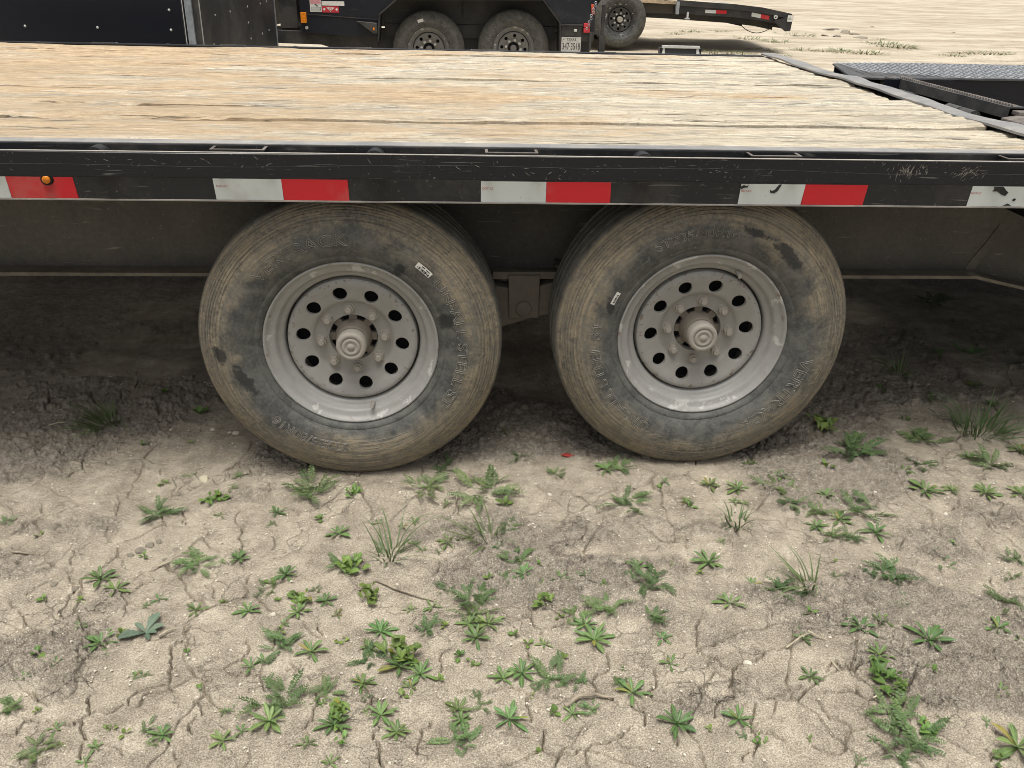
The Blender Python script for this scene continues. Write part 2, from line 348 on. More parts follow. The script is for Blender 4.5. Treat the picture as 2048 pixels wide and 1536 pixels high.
def m_ground():
    n = NB('dry_cracked_earth'); v = n.coord('Object')
    at = n.n('ShaderNodeAttribute', attribute_name='crust'); cr = at.outputs['Fac']
    af = n.n('ShaderNodeAttribute', attribute_name='far'); fa = af.outputs['Fac']
    a = n.noise(v, 9, 6, 0.65); b = n.noise(v, 70, 5, 0.65); f = n.noise(v, 330, 4, 0.6)
    k = n.ramp(n.math('ADD', cr, n.math('MULTIPLY', n.math('SUBTRACT', b, 0.5), 0.5)), 0.3, 0.75)
    loose = n.mix(n.ramp(b, 0.3, 0.7), (0.150, 0.132, 0.107), (0.275, 0.245, 0.200))
    crust = n.mix(n.ramp(a, 0.35, 0.65), (0.262, 0.228, 0.177), (0.384, 0.339, 0.266))
    c = n.mix(k, loose, crust)
    c = n.mix(n.ramp(f, 0.35, 0.7, 0.0, 0.35), c, (0.36, 0.32, 0.265))
    vo = n.n('ShaderNodeTexVoronoi'); n.link(v, vo.inputs['Vector']); vo.inputs['Scale'].default_value = 110
    grit = n.math('MULTIPLY', n.ramp(vo.outputs['Distance'], 0.20, 0.13), n.ramp(n.noise(v, 60, 2), 0.46, 0.56))
    c = n.mix(n.math('MULTIPLY', grit, 0.7), c, (0.58, 0.53, 0.44))
    c = n.mix(1.0, c, n.mix(n.ramp(f, 0.32, 0.68), (0.60, 0.59, 0.58), (1.32, 1.31, 1.30)), 'MULTIPLY')
    c = n.mix(1.0, c, n.mix(n.ramp(n.noise(v, 24, 4, 0.6), 0.3, 0.7), (0.84, 0.83, 0.82), (1.12, 1.12, 1.12)), 'MULTIPLY')
    vs_ = n.coord('Object', (0.5, 1.6, 1)); st = n.noise(vs_, 1.3, 6, 0.65, 0.4)
    farc = n.mix(n.ramp(st, 0.32, 0.68), (0.35, 0.29, 0.21), (0.55, 0.485, 0.38))
    farc = n.mix(n.ramp(n.noise(n.coord('Object', (0.7, 3, 1)), 4, 5, 0.7), 0.55, 0.75, 0, 0.6), farc, (0.62, 0.56, 0.45))
    farc = n.mix(n.ramp(n.noise(n.coord('Object', (1.6, 6, 1)), 5, 6, 0.75), 0.5, 0.72, 0, 0.7), farc, (0.30, 0.245, 0.175))
    c = n.mix(fa, c, farc)
    h = n.math('ADD', n.math('MULTIPLY', b, 0.6), n.math('MULTIPLY', f, 0.5))
    wv = n.n('ShaderNodeTexVoronoi', feature='DISTANCE_TO_EDGE'); wv.inputs['Scale'].default_value = 16
    nz = n.n('ShaderNodeTexNoise'); n.link(v, nz.inputs['Vector']); nz.inputs['Scale'].default_value = 14; nz.inputs['Detail'].default_value = 5
    mx = n.n('ShaderNodeMix', data_type='VECTOR'); mx.inputs[0].default_value = 0.12
    n.link(v, mx.inputs[4]); n.link(nz.outputs['Color'], mx.inputs[5]); n.link(mx.outputs[1], wv.inputs['Vector'])
    hair = n.math('MULTIPLY', n.ramp(wv.outputs['Distance'], 0.030, 0.0), n.ramp(n.noise(v, 5, 3), 0.48, 0.62))
    h = n.math('SUBTRACT', h, n.math('MULTIPLY', hair, 1.6))
    return n.fin(c, 0.95, 0, n.bump(h, 0.75, 0.005), 0.15)
M['ground'] = m_ground()

# ------------------------------------------------------------------ mesh helpers
class MB:
    def __init__(s): s.v = []; s.f = []
    def add(s, vs_, fs):
        o = len(s.v); s.v += [tuple(map(float, q)) for q in vs_]; s.f += [tuple(o + i for i in q) for q in fs]; return s
    def box(s, x0, x1, y0, y1, z0, z1):
        return s.add([(x0, y0, z0), (x1, y0, z0), (x1, y1, z0), (x0, y1, z0), (x0, y0, z1), (x1, y0, z1), (x1, y1, z1), (x0, y1, z1)],
                     [(3, 2, 1, 0), (4, 5, 6, 7), (0, 1, 5, 4), (1, 2, 6, 5), (2, 3, 7, 6), (3, 0, 4, 7)])
    def prism(s, poly, a0, a1, axis='y'):
        n = len(poly); f = {'x': lambda p, a: (a, p[0], p[1]), 'y': lambda p, a: (p[0], a, p[1]), 'z': lambda p, a: (p[0], p[1], a)}[axis]
        s.add([f(p, a0) for p in poly] + [f(p, a1) for p in poly],
              [tuple(range(n))[::-1], tuple(range(n, 2 * n))] + [(i, (i + 1) % n, n + (i + 1) % n, n + i) for i in range(n)])
        return s
    def tube(s, pts, rad, n=8, cap=True):
        pts = [Vector(p) for p in pts]; rads = rad if isinstance(rad, (list, tuple)) else [rad] * len(pts)
        o = len(s.v); vs_ = []
        for i, p in enumerate(pts):
            t = (pts[min(i + 1, len(pts) - 1)] - pts[max(i - 1, 0)]).normalized()
            u = t.orthogonal().normalized() if i == 0 else (u - t * u.dot(t)).normalized()
            w_ = t.cross(u)
            for k in range(n):
                a = 2 * math.pi * k / n; vs_.append(p + (u * math.cos(a) + w_ * math.sin(a)) * rads[i])
        fs = []
        for i in range(len(pts) - 1):
            for k in range(n): fs.append((i * n + k, i * n + (k + 1) % n, (i + 1) * n + (k + 1) % n, (i + 1) * n + k))
        if cap: fs += [tuple(range(n))[::-1], tuple(range((len(pts) - 1) * n, len(pts) * n))]
        return s.add(vs_, fs)
    def lathe(s, prof, n=64, cx=0, cy=0, cz=0, closed=False):
        """prof: (r, y); axis along y"""
        m = len(prof); vs_ = []
        for k in range(n):
            a = 2 * math.pi * k / n
            for r, y in prof: vs_.append((cx + r * math.cos(a), cy + y, cz + r * math.sin(a)))
        fs = []
        for k in range(n):
            k2 = (k + 1) % n
            for i in range(m if closed else m - 1):
                j = (i + 1) % m
                fs.append((k * m + i, k * m + j, k2 * m + j, k2 * m + i))
        return s.add(vs_, fs)
    def mesh(s, name, mat, smooth=False, bevel=0.0, fixn=True):
        me = bpy.data.meshes.new(name); me.from_pydata(s.v, [], s.f)
        if fixn or bevel:
            bm = bmesh.new(); bm.from_mesh(me)
            if fixn: bmesh.ops.recalc_face_normals(bm, faces=bm.faces)
            if bevel:
                ed = [e for e in bm.edges if len(e.link_faces) == 2 and e.calc_face_angle(0) > 0.6]
                bmesh.ops.bevel(bm, geom=ed, offset=bevel, segments=2, profile=0.6, affect='EDGES', clamp_overlap=True)
            bm.to_mesh(me); bm.free()
        if smooth:
            me.polygons.foreach_set('use_smooth', [True] * len(me.polygons))
            if smooth != 'all': me.set_sharp_from_angle(angle=R(38))
        me.materials.append(mat); me.update(); return me

ORG = {}
def link(name, me, parent=None, loc=(0, 0, 0), rot=None, scale=None):
    o = bpy.data.objects.new(name, me); col.objects.link(o)
    if parent is not None: o.parent = parent
    o.location = loc
    if rot is not None: o.rotation_euler = rot
    if scale is not None: o.scale = scale if not isinstance(scale, (int, float)) else (scale,) * 3
    return o
def empty(name, org, parent=None):
    o = bpy.data.objects.new(name, None); col.objects.link(o); o.empty_display_size = 0.1
    ORG[o] = Vector(org)
    if parent is not None: o.parent = parent; o.location = Vector(org) - ORG[parent]
    else: o.location = org
    return o
def part(name, mb, mat, parent, smooth=False, bevel=0.0, org=None):
    """mb in world coordinates; the object's own origin is org (world) or the parent's"""
    o_ = Vector(org) if org is not None else (ORG[parent] if parent is not None else Vector((0, 0, 0)))
    mb.v = [(x - o_.x, y - o_.y, z - o_.z) for x, y, z in mb.v]
    me = mb.mesh(name, mat, smooth, bevel)
    ob = link(name, me, parent, (o_ - ORG[parent]) if parent is not None else o_)
    ORG[ob] = o_
    return ob
def tag(o, label=None, cat=None, group=None, kind=None):
    for k, v in (('label', label), ('category', cat), ('group', group), ('kind', kind)):
        if v: o[k] = v
    return o

def text_mesh(s, size, outline=0.0, extrude=0.0, sx=1.0):
    """flat text in its own xy plane, origin at its start on the baseline; returns verts, faces, width"""
    cu = bpy.data.curves.new('txt', 'FONT'); cu.body = s; cu.size = size; cu.resolution_u = 3
    if outline: cu.fill_mode = 'NONE'; cu.bevel_depth = outline; cu.bevel_resolution = 0
    else: cu.extrude = extrude
    ob = bpy.data.objects.new('txt', cu); col.objects.link(ob)
    dg = bpy.context.evaluated_depsgraph_get(); dg.update()
    me = bpy.data.meshes.new_from_object(ob.evaluated_get(dg))
    vs_ = [(v.co.x * sx, v.co.y, v.co.z) for v in me.vertices]; fs = [tuple(p.vertices) for p in me.polygons]
    bpy.data.objects.remove(ob); bpy.data.curves.remove(cu); bpy.data.meshes.remove(me)
    wd = max((v[0] for v in vs_), default=0)
    return vs_, fs, wd

# ------------------------------------------------------------------ ground: one sheet, cracked in relief
CRACKS = []
def _cr(x0, y0, txt, wd):
    for ln in txt.split('|'):
        pts = [tuple(map(float, q.split(','))) for q in ln.split()]
        CRACKS.append(([(x0 + a / 2.667, y0 + b / 2.667) for a, b in pts], wd))
_cr(0, 960, '0,1355 75,1370 130,1290 200,1300 240,1290 300,1312 370,1315 420,1290 485,1245 580,1250 680,1205 740,1135 800,1115 895,1090 945,1135|485,1150 485,1245|420,1290 440,1350 465,1390|895,1090 900,1020 915,990 910,930 945,865 1030,880 1140,872|1040,1185 1065,1210 1090,1255 1010,1305 1030,1360|1210,1020 1240,1040 1340,1035 1410,1085 1415,1130', 1.25)
_cr(0, 960, '1060,1025 1190,1020 1215,1000 1300,965 1330,890 1315,855|1550,975 1580,1010 1610,1040|1690,1130 1700,1190 1670,1280 1620,1330|390,470 395,560 370,640 340,740|385,455 370,430 400,370|140,610 240,550 300,560|1275,150 1300,250 1290,330 1275,380|985,165 970,230 1000,240|630,80 640,130 620,190|1445,300 1450,370|1100,560 1140,590 1145,635 1000,670|690,650 680,710 660,730|765,540 750,570 690,610|50,640 95,690 130,745 160,780 190,815|230,120 245,190 180,245|60,300 130,270 155,240|430,860 410,930 415,970|1010,770 980,850 945,865|1700,760 1720,830|1430,10 1440,60|180,1130 200,1170 330,1140|930,1450 965,1500 950,1536|620,1430 655,1470|440,1400 430,1490', 0.75)
_cr(680, 960, '890,1525 960,1505 1040,1465 1090,1450 1150,1480 1240,1470 1310,1440 1400,1410 1470,1385 1510,1355 1560,1320|1090,1450 1085,1370 1095,1330|1310,1445 1320,1490 1330,1536|1480,1400 1530,1435 1630,1438|630,1135 700,1125 800,1135 900,1110 980,1135 1000,1150 995,1200 1010,1240 1020,1290|995,910 995,960 975,1000|1430,920 1435,1000 1370,1045 1330,1080 1360,1110 1370,1140 1430,1165 1480,1200|220,1310 175,1380 215,1430 210,1490 235,1536', 1.25)
_cr(680, 960, '1000,715 1020,770 1070,800 1130,790 1220,765|1070,830 1080,810|1680,1000 1685,1050 1650,1130 1670,1180 1750,1200 1830,1205|540,930 545,980 530,1030|540,930 580,910 630,895|360,510 420,525 480,520 560,495 620,485 690,490|510,430 520,480|1010,440 1060,415 1140,395|620,110 640,150 650,200 690,215|1255,340 1300,300 1310,270 1345,235|430,1330 430,1390 415,1470|480,1285 480,1320 430,1340|140,1120 165,1180 160,1220|1620,1215 1630,1270 1625,1310|1790,1370 1800,1420|1340,230 1420,265 1480,310|1720,300 1860,325|700,680 760,700|1140,180 1000,190|75,1180 180,1190 320,1190|870,810 960,840', 0.75)
_cr(1348, 960, '155,750 130,820 120,880 155,940 225,955 250,995 315,1020 370,985 440,965 475,940 515,910 600,890|315,1020 300,1080 320,1150 330,1170 230,1200 215,1270|435,1190 430,1260 415,1350 450,1340 520,1350 590,1390|730,1165 790,1215 830,1275 900,1290 960,1335 920,1400 890,1465 740,1425|960,1335 1010,1330|800,1135 860,1140 980,1140 1060,1175 1130,1230|1240,1140 1260,1085 1330,1020 1360,985 1420,990 1440,950|500,1170 580,1155 650,1120 680,1100', 1.2)
_cr(1348, 960, '30,1200 90,1165 140,1150 200,1090|985,1095 985,1140|1240,1155 1330,1185 1390,1225|810,1035 830,990 865,960 900,1020 950,1020 1000,990 1070,985|1440,950 1530,955 1620,965 1690,975|1740,1000 1770,1060|490,680 520,740|1020,620 1040,680|1690,510 1700,570|1700,225 1720,260|160,680 150,720|1400,1360 1480,1400 1580,1460|70,330 75,370|0,320 90,315|1600,320 1660,380|1500,270 1440,240|60,430 70,500|1660,1440 1690,1500|400,1450 370,1510', 0.75)
_cr(0, 540, '|'.join(' '.join(f'{float(a)*0.799:.0f},{float(b)*0.799:.0f}' for a, b in (q.split(',') for q in ln.split())) for ln in
    '600,1240 550,1300 560,1330 450,1380|790,1345 880,1340 920,1365|1080,1330 1070,1370|0,1310 30,1360|0,1220 90,1220 190,1210|400,1210 410,1250|910,790 930,740|310,940 320,800|1500,1350 1580,1290 1620,1280'.split('|')), 1.0)

def build_ground():
    def grade(start, end, s0, g):
        out = []; p = start; s = s0; sg = 1 if end > start else -1
        while (p - end) * sg < 0:
            p += s * sg; out.append(p); s *= g
        return out
    # fan-shaped grid: fine close up, coarser with distance
    us = np.linspace(-1, 1, 1001)
    us = np.concatenate([np.array(grade(-1.0, -75, 0.004, 1.22))[::-1], us, np.array(grade(1.0, 75, 0.004, 1.22))])
    ys = np.array(grade(-0.985, 0.22, 0.0021, 1.0009))
    ys = np.concatenate([np.array(grade(-0.985, -40, 0.006, 1.3))[::-1], [-0.985], ys, np.array(grade(ys[-1], 150, 0.0034, 1.0145))])
    def fan(y): yy = np.clip(y, -0.99, 1e9); return 0.42 + 0.05 * (yy + 0.9), 0.965 + 0.545 * (yy + 0.9)
    fc, fh = fan(ys)
    U, Y = np.meshgrid(us, ys); nx, ny = len(us), len(ys)
    X = fc[:, None] + U * fh[:, None]
    Z = ground_base(X, Y)
    near = sst(4.0, 1.5, np.abs(Y)) * sst(4.5, 2.5, np.abs(X - 0.4))
    crust = fbm(X * 2.3, Y * 3.1, 51, 5, 0.55)
    crust = np.clip(0.42 + (crust - 0.5) * 3.6 + 0.22 * sst(-0.35, -0.8, Y) - 0.10 * sst(0.0, 0.3, Y), 0, 1)
    fn1 = near * sst(0.50, 0.25, Y); fn2 = near * sst(0.85, 0.4, Y); fn3 = near * sst(1.8, 0.7, Y)
    for yb, sl_, wd_, am in ((-0.06, 0.03, 0.022, 0.45), (-0.24, -0.05, 0.030, 0.5), (-0.33, 0.04, 0.018, 0.4), (-0.80, 0.16, 0.035, 0.5), (0.04, -0.02, 0.02, 0.35)):
        crust = np.clip(crust + am * np.exp(-((Y - yb - sl_ * X - 0.03 * (vn(X * 3, X * 0 + yb, 77) - 0.5)) / wd_) ** 2) * sst(0.3, 0.6, vn(X * 1.7, X * 0 + 9 * yb, 78)), 0, 1)
    # loose crumbs where the crust has broken up
    wx = X + 0.012 * (vn(X * 60, Y * 60, 5) - 0.5); wy = Y + 0.012 * (vn(X * 60, Y * 60, 6) - 0.5)
    f1, f2, idv = worley(wx * 75, wy * 75, 71)
    crumbs = (np.sqrt(np.clip(1 - (f1 / 0.75) ** 2, 0, 1)) * (0.25 + 0.75 * idv ** 2))
    loose = 1 - sst(0.35, 0.75, crust)
    Z += fn2 * (0.0085 * loose + 0.0020) * crumbs
    f1b, f2b, idb = worley(wx * 27 + 3, wy * 27, 83)
    Z += fn3 * 0.009 * loose * np.where(idb > 0.72, np.sqrt(np.clip(1 - (f1b / 0.55) ** 2, 0, 1)), 0) * (0.4 + idb * 0.6)
    Z += near * 0.006 * (fbm(X * 18, Y * 18, 91, 3) - 0.5)
    f1c, _, idc = worley(wx * 170 + 7, wy * 170, 95)
    Z += fn1 * (0.0042 * loose + 0.0012) * np.clip(1 - (f1c / 0.6) ** 2, 0, 1) * idc
    # fine random crack network
    ux = X + 0.10 * (fbm(X * 5, Y * 5, 61, 4, 0.6) - 0.5); uy = Y + 0.10 * (fbm(X * 5, Y * 5, 65, 4, 0.6) - 0.5)
    g1, g2, _ = worley(ux * 6.3, uy * 6.3, 101)
    edge = (g2 - g1) / 6.3
    wmask = sst(0.45, 0.54, fbm(X * 4.5, Y * 4.5, 111, 3))
    dep = 0.020 * wmask * np.clip((0.0032 - edge) / 0.0018, 0, 1)
    # cracks followed from the photograph
    D = np.zeros_like(Z); LIFT = np.zeros_like(Z)
    r2 = random.Random(5)
    for pts, wd in CRACKS:
        W = [np.array(onG(a, b)[:2]) for a, b in pts]
        lev = 0
        while max(np.linalg.norm(W[i + 1] - W[i]) for i in range(len(W) - 1)) > 0.0025 and lev < 8:
            nw = [W[0]]
            for i in range(len(W) - 1):
                d = W[i + 1] - W[i]; L = np.linalg.norm(d); nrm = np.array([-d[1], d[0]]) / max(L, 1e-9)
                nw += [(W[i] + W[i + 1]) / 2 + nrm * L * r2.uniform(-0.20, 0.20), W[i + 1]]
            W = nw; lev += 1
        L = len(W); ph = r2.uniform(0, 9)
        for i, p in enumerate(W):
            t = i / max(1, L - 1)
            k = wd * min(1.0, 0.35 + 4 * min(t, 1 - t)) * (0.85 + 0.25 * math.sin(i * 0.07 + ph))
            q_ = W[min(i + 1, L - 1)] - W[max(i - 1, 0)]; k *= 0.62 + 0.85 * abs(q_[0]) / max(1e-9, float(np.hypot(*q_)))
            full = 0.00115 + 0.0012 * max(0, k - 0.7); dp = 0.045 * min(1.1, 0.2 + 0.8 * k)
            pc, ph_ = fan(p[1]); u_ = (p[0] - pc) / ph_; du = 0.014 / ph_
            i0, i1 = np.searchsorted(us, (u_ - du, u_ + du)); j0, j1 = np.searchsorted(ys, (p[1] - 0.010, p[1] + 0.010))
            if i1 <= i0 or j1 <= j0: continue
            dd = np.hypot(X[j0:j1, i0:i1] - p[0], Y[j0:j1, i0:i1] - p[1])
            D[j0:j1, i0:i1] = np.maximum(D[j0:j1, i0:i1], dp * np.clip(1 - (dd - full) / 0.0006, 0, 1))
            LIFT[j0:j1, i0:i1] = np.maximum(LIFT[j0:j1, i0:i1], 0.0015 * k * np.exp(-(dd / 0.008) ** 2))
    Z += LIFT - np.maximum(D, dep * fn2)
    # under the tyres the surface stays below the rubber
    for wx_, wz_ in ((0.0, -0.0165), (0.913, 0.0075)):
        m = (np.abs(X - wx_) < 0.10) & (Y > 0.09) & (Y < 0.32); Z = np.where(m, np.minimum(Z, wz_), Z)
    me = bpy.data.meshes.new('ground'); nv = nx * ny
    co = np.stack([X, Y, Z], -1).reshape(-1, 3).astype(np.float32)
    me.vertices.add(nv); me.vertices.foreach_set('co', co.ravel())
    i = np.arange(nx - 1)[None, :]; j = np.arange(ny - 1)[:, None]; a = (j * nx + i).ravel()
    q = np.stack([a, a + 1, a + 1 + nx, a + nx], -1).astype(np.int32); nq = len(q)
    me.loops.add(nq * 4); me.loops.foreach_set('vertex_index', q.ravel())
    me.polygons.add(nq); me.polygons.foreach_set('loop_start', np.arange(0, nq * 4, 4, dtype=np.int32))
    me.polygons.foreach_set('use_smooth', np.ones(nq, dtype=bool))
    for nm, arr in (('crust', crust), ('far', sst(2.6, 4.5, Y))):
        at = me.attributes.new(nm, 'FLOAT', 'POINT'); at.data.foreach_set('value', arr.ravel().astype(np.float32))
    me.update(calc_edges=True); me.materials.append(M['ground'])
    o = link('ground', me); tag(o, 'pale dry cracked dirt of the lot under all the trailers', 'ground', kind='structure')
build_ground()

# ------------------------------------------------------------------ wheels
def lerp_prof(prof, r):
    for (r0, d0), (r1, d1) in zip(prof, prof[1:]):
        if r0 <= r <= r1: return d0 + (d1 - d0) * (r - r0) / (r1 - r0)
    return prof[-1][1] if r > prof[-1][0] else prof[0][1]
DISC = [(0.0635, 0.058), (0.095, 0.0575), (0.100, 0.0540), (0.105, 0.0490), (0.112, 0.0460), (0.128, 0.0430), (0.145, 0.0375), (0.156, 0.0350), (0.162, 0.0352), (0.167, 0.039), (0.170, 0.052)]
def disc_mesh(nh=10, rh=0.128, a=0.0182, phase=0.0):
    mb = MB(); r0, r1 = 0.104, 0.152; hs_ = rh * math.pi / nh
    def P(th, r, off=0.0): return (r * math.sin(th), lerp_prof(DISC, r) + off, r * math.cos(th))
    angs = sorted(set([2 * math.pi * k / 40 for k in range(40)] + [math.atan2(sy, sx) % (2 * math.pi) for sx in (-hs_, hs_) for sy in (r0 - rh, r1 - rh)]))
    n = len(angs); K = 5
    for h in range(nh):
        th0 = phase + 2 * math.pi * h / nh; vs_ = []
        for ph in angs:
            c, s = math.cos(ph), math.sin(ph); t = 1e9
            if abs(c) > 1e-9: t = min(t, (hs_ if c > 0 else -hs_) / c)
            if abs(s) > 1e-9: t = min(t, ((r1 - rh) if s > 0 else (r0 - rh)) / s)
            vs_.append(P(th0 + 0.985 * a * c / rh, rh + 0.985 * a * s, 0.012))
            vs_.append(P(th0 + 0.985 * a * c / rh, rh + 0.985 * a * s, 0.003))
            for k in range(K):
                q = (a + (t - a) * k / (K - 1)); vs_.append(P(th0 + q * c / rh, rh + q * s, 0.0008 if k == 0 else 0))
        m = K + 2; fs = []
        for i in range(n):
            i2 = (i + 1) % n
            for k in range(m - 1): fs.append((i * m + k, i * m + k + 1, i2 * m + k + 1, i2 * m + k))
        mb.add(vs_, fs)
    inner = [(0.0605, 0.075), (0.0620, 0.066)] + [(r, d) for r, d in DISC if r < r0] + [(r0 + 0.0004, lerp_prof(DISC, r0))]
    outer = [(r1 - 0.0004, lerp_prof(DISC, r1))] + [(r, d) for r, d in DISC if r > r1] + [(0.1705, 0.075)]
    mb.lathe(inner, 96); mb.lathe(outer, 120)
    return mb
RIM = [(0.200, 0.16), (0.2245, 0.020), (0.2250, 0.006), (0.2232, 0.0005), (0.2200, -0.0010), (0.2170, 0.0005), (0.2145, 0.0045), (0.2120, 0.0085), (0.2070, 0.0120), (0.2000, 0.0140), (0.1960, 0.0165),
       (0.1930, 0.0215), (0.1905, 0.0280), (0.1875, 0.0325), (0.1830, 0.0345), (0.1785, 0.0370), (0.1750, 0.0430), (0.1735, 0.0520), (0.1730, 0.14)]
def side_y(r):      # outer sidewall, flange plane = 0
    pr = [(0.2180, 0.012), (0.2265, 0.000), (0.2330, -0.0065), (0.2390, -0.0085), (0.2420, -0.0080), (0.250, -0.0130), (0.262, -0.0185), (0.278, -0.0225), (0.295, -0.0242), (0.312, -0.0235), (0.328, -0.0205), (0.342, -0.0158), (0.355, -0.0095), (0.366, -0.0025), (0.376, 0.0065), (0.3840, 0.0155)]
    return lerp_prof(pr, r)
def tyre_profile():
    rs = [0.2180, 0.2225, 0.2265, 0.2300, 0.2330, 0.2360, 0.2390, 0.2405, 0.2420, 0.246, 0.250, 0.256, 0.262, 0.270, 0.278, 0.287, 0.295, 0.304, 0.312, 0.320, 0.328]
    pr = [(r, side_y(r)) for r in rs]
    # shoulder ribs
    for r in (0.3345, 0.3430, 0.3505, 0.3575, 0.3640, 0.3705, 0.3760):
        pr += [(r - 0.0018, side_y(r - 0.0018)), (r - 0.0006, side_y(r) + 0.0016), (r + 0.0006, side_y(r) + 0.0016), (r + 0.0018, side_y(r + 0.0018))]
    pr += [(0.3800, 0.0105), (0.3840, 0.0155), (0.3868, 0.021)]
    W = 0.195; y0 = 0.024; tread = []
    for y, g in ((0.0, 0), (0.018, 0), (0.0195, 1), (0.0255, 1), (0.027, 0), (0.058, 0), (0.0595, 1), (0.0665, 1), (0.068, 0), (0.097, 0), (0.0985, 1), (0.1055, 1), (0.107, 0), (0.138, 0), (0.1395, 1), (0.1455, 1), (0.147, 0), (0.165, 0)):
        u = (y - 0.0825) / 0.0825; tread.append((0.3915 - 0.0035 * u * u - (0.008 if g else 0), y0 + y))
    pr += tread
    back = [(r, 0.213 - side_y(r)) for r in (0.3840, 0.366, 0.342, 0.312, 0.278, 0.250, 0.2330, 0.2180)]
    return pr + back
MESH = {}
def wheel_meshes():
    pr = tyre_profile(); MESH['pr'] = pr
    for nm, mat in (('', 'rubber'), ('bg', 'bg_rubber')):
        mb = MB(); mb.lathe(pr if not nm else pr[::2] + [pr[-1]], 220 if not nm else 96)
        # flattened where it carries the load
        nv = []
        for x, y, z in mb.v:
            lim = -0.384
            if z < lim: z = lim - (lim - z) * 0.12
            k = max(0.0, (-z - 0.31) / 0.08); k = min(k, 1)
            if y < 0.02 and math.hypot(x, z) > 0.25: y -= 0.006 * k * math.exp(-(x / 0.12) ** 2)
            nv.append((x, y, z))
        mb.v = nv
        MESH['tyre' + nm] = mb.mesh('tyre', M[mat], True)
    for nm, mat in (('', 'rim'), ('bg', 'bg_rim'), ('bgd', 'bg_rim_dark')):
        mb = MB(); mb.lathe(RIM, 160 if not nm else 64); MESH['rim' + nm] = mb.mesh('rim', M[mat], True)
        for k, ph in ((0, -12), (1, 14), (2, 5)):
            if (nm == '') == (k == 2): continue
            MESH['disc' + nm + str(k)] = disc_mesh(10 if not nm else 8, phase=R(ph)).mesh('wheel_disc', M[mat], True)
        mb = MB()
        hx = [(0.0125 * math.cos(math.pi / 3 * i), 0.0125 * math.sin(math.pi / 3 * i)) for i in range(6)]
        mb.prism(hx, -0.014, 0.0); mb.lathe([(0.0, -0.0015), (0.0152, -0.0015), (0.0160, 0.001)], 20)
        mb.lathe([(0.0, -0.0235), (0.0068, -0.0235), (0.0078, -0.0225), (0.0078, -0.012)], 14)
        MESH['nut' + nm] = mb.mesh('lug_nut', M[{'': 'hub', 'bg': 'trim_white', 'bgd': 'trim_white'}[nm]], True, 0.0)
    # hub body with notched flange, and the grease cap
    mb = MB(); poly = []
    for k in range(8):
        a0 = 2 * math.pi * k / 8
        for da, r in ((-0.17, 0.0620), (0.17, 0.0620), (0.21, 0.0465), (0.575, 0.0465)):
            poly.append((r * math.sin(a0 + da), r * math.cos(a0 + da)))
    mb.prism(poly, 0.066, 0.088)
    mb.lathe([(0.0, 0.055), (0.0485, 0.067), (0.0475, 0.060), (0.0445, 0.052), (0.0425, 0.040), (0.0422, 0.026), (0.0410, 0.0235), (0.030, 0.0235)], 48)
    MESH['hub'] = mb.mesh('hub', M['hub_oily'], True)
    mb = MB(); mb.lathe([(0.0378, 0.024), (0.0385, 0.020), (0.0385, -0.004), (0.0370, -0.0085), (0.0335, -0.0108), (0.0262, -0.0112), (0.0252, -0.0085), (0.0238, -0.0085), (0.0230, -0.0110), (0.0150, -0.0114), (0.0140, -0.0098), (0.0095, -0.0098), (0.0085, -0.0118), (0.0, -0.0125)], 48)
    MESH['cap'] = mb.mesh('grease_cap', M['hub'], 'all')
    mb = MB(); mb.lathe([(0.0, 0.085), (0.150, 0.085), (0.1515, 0.089), (0.1515, 0.15)], 48); MESH['drum'] = mb.mesh('brake_drum', M['dark_void'], True)  # near-black drum colour puts shade inside the hand holes
    mb = MB(); mb.lathe([(0.0, 0.03), (0.03, 0.03), (0.034, 0.034), (0.035, 0.06)], 24); MESH['bghub'] = mb.mesh('hub', M['bg_rim'], True)
    mb = MB(); mb.lathe([(0.0, -0.02), (0.036, -0.02), (0.040, -0.015), (0.041, 0.06)], 24); MESH['bghub2'] = mb.mesh('hub', M['hub'], True)
wheel_meshes()

def polar(cw_deg, r):      # clockwise from the top, as seen from outside (-Y)
    a = R(cw_deg); return r * math.sin(a), r * math.cos(a)
def side_text(parent, s, a0, rb, size, sx, outline, mat, off=0.0012, name='lettering'):
    vs_, fs, wd = text_mesh(s, size, outline, 0.0, sx)
    out = []
    for x, y, z in vs_:
        r = rb + y; a = R(a0) + x / rb
        out.append((r * math.sin(a), side_y(r) - off - z, r * math.cos(a)))
    mb = MB(); mb.add(out, fs); return link(name, mb.mesh(name, mat, False, 0, False), parent)
def curved_strip(parent, name, a0, a1, r0, r1, off, mat, th=0.0006):
    mb = MB(); n = 8; vs_ = []
    for i in range(n + 1):
        a = R(a0 + (a1 - a0) * i / n)
        for r in (r0, r1):
            for o in (off, off - th): vs_.append((r * math.sin(a), side_y(r) - o, r * math.cos(a)))
    fs = []
    for i in range(n):
        b = i * 4; c = b + 4
        fs += [(b, c, c + 2, b + 2), (b + 1, b + 3, c + 3, c + 1), (b, b + 1, c + 1, c), (b + 2, c + 2, c + 3, b + 3)]
    fs += [(0, 2, 3, 1), (n * 4, n * 4 + 1, n * 4 + 3, n * 4 + 2)]
    mb.add(vs_, fs); return link(name, mb.mesh(name, mat), parent)

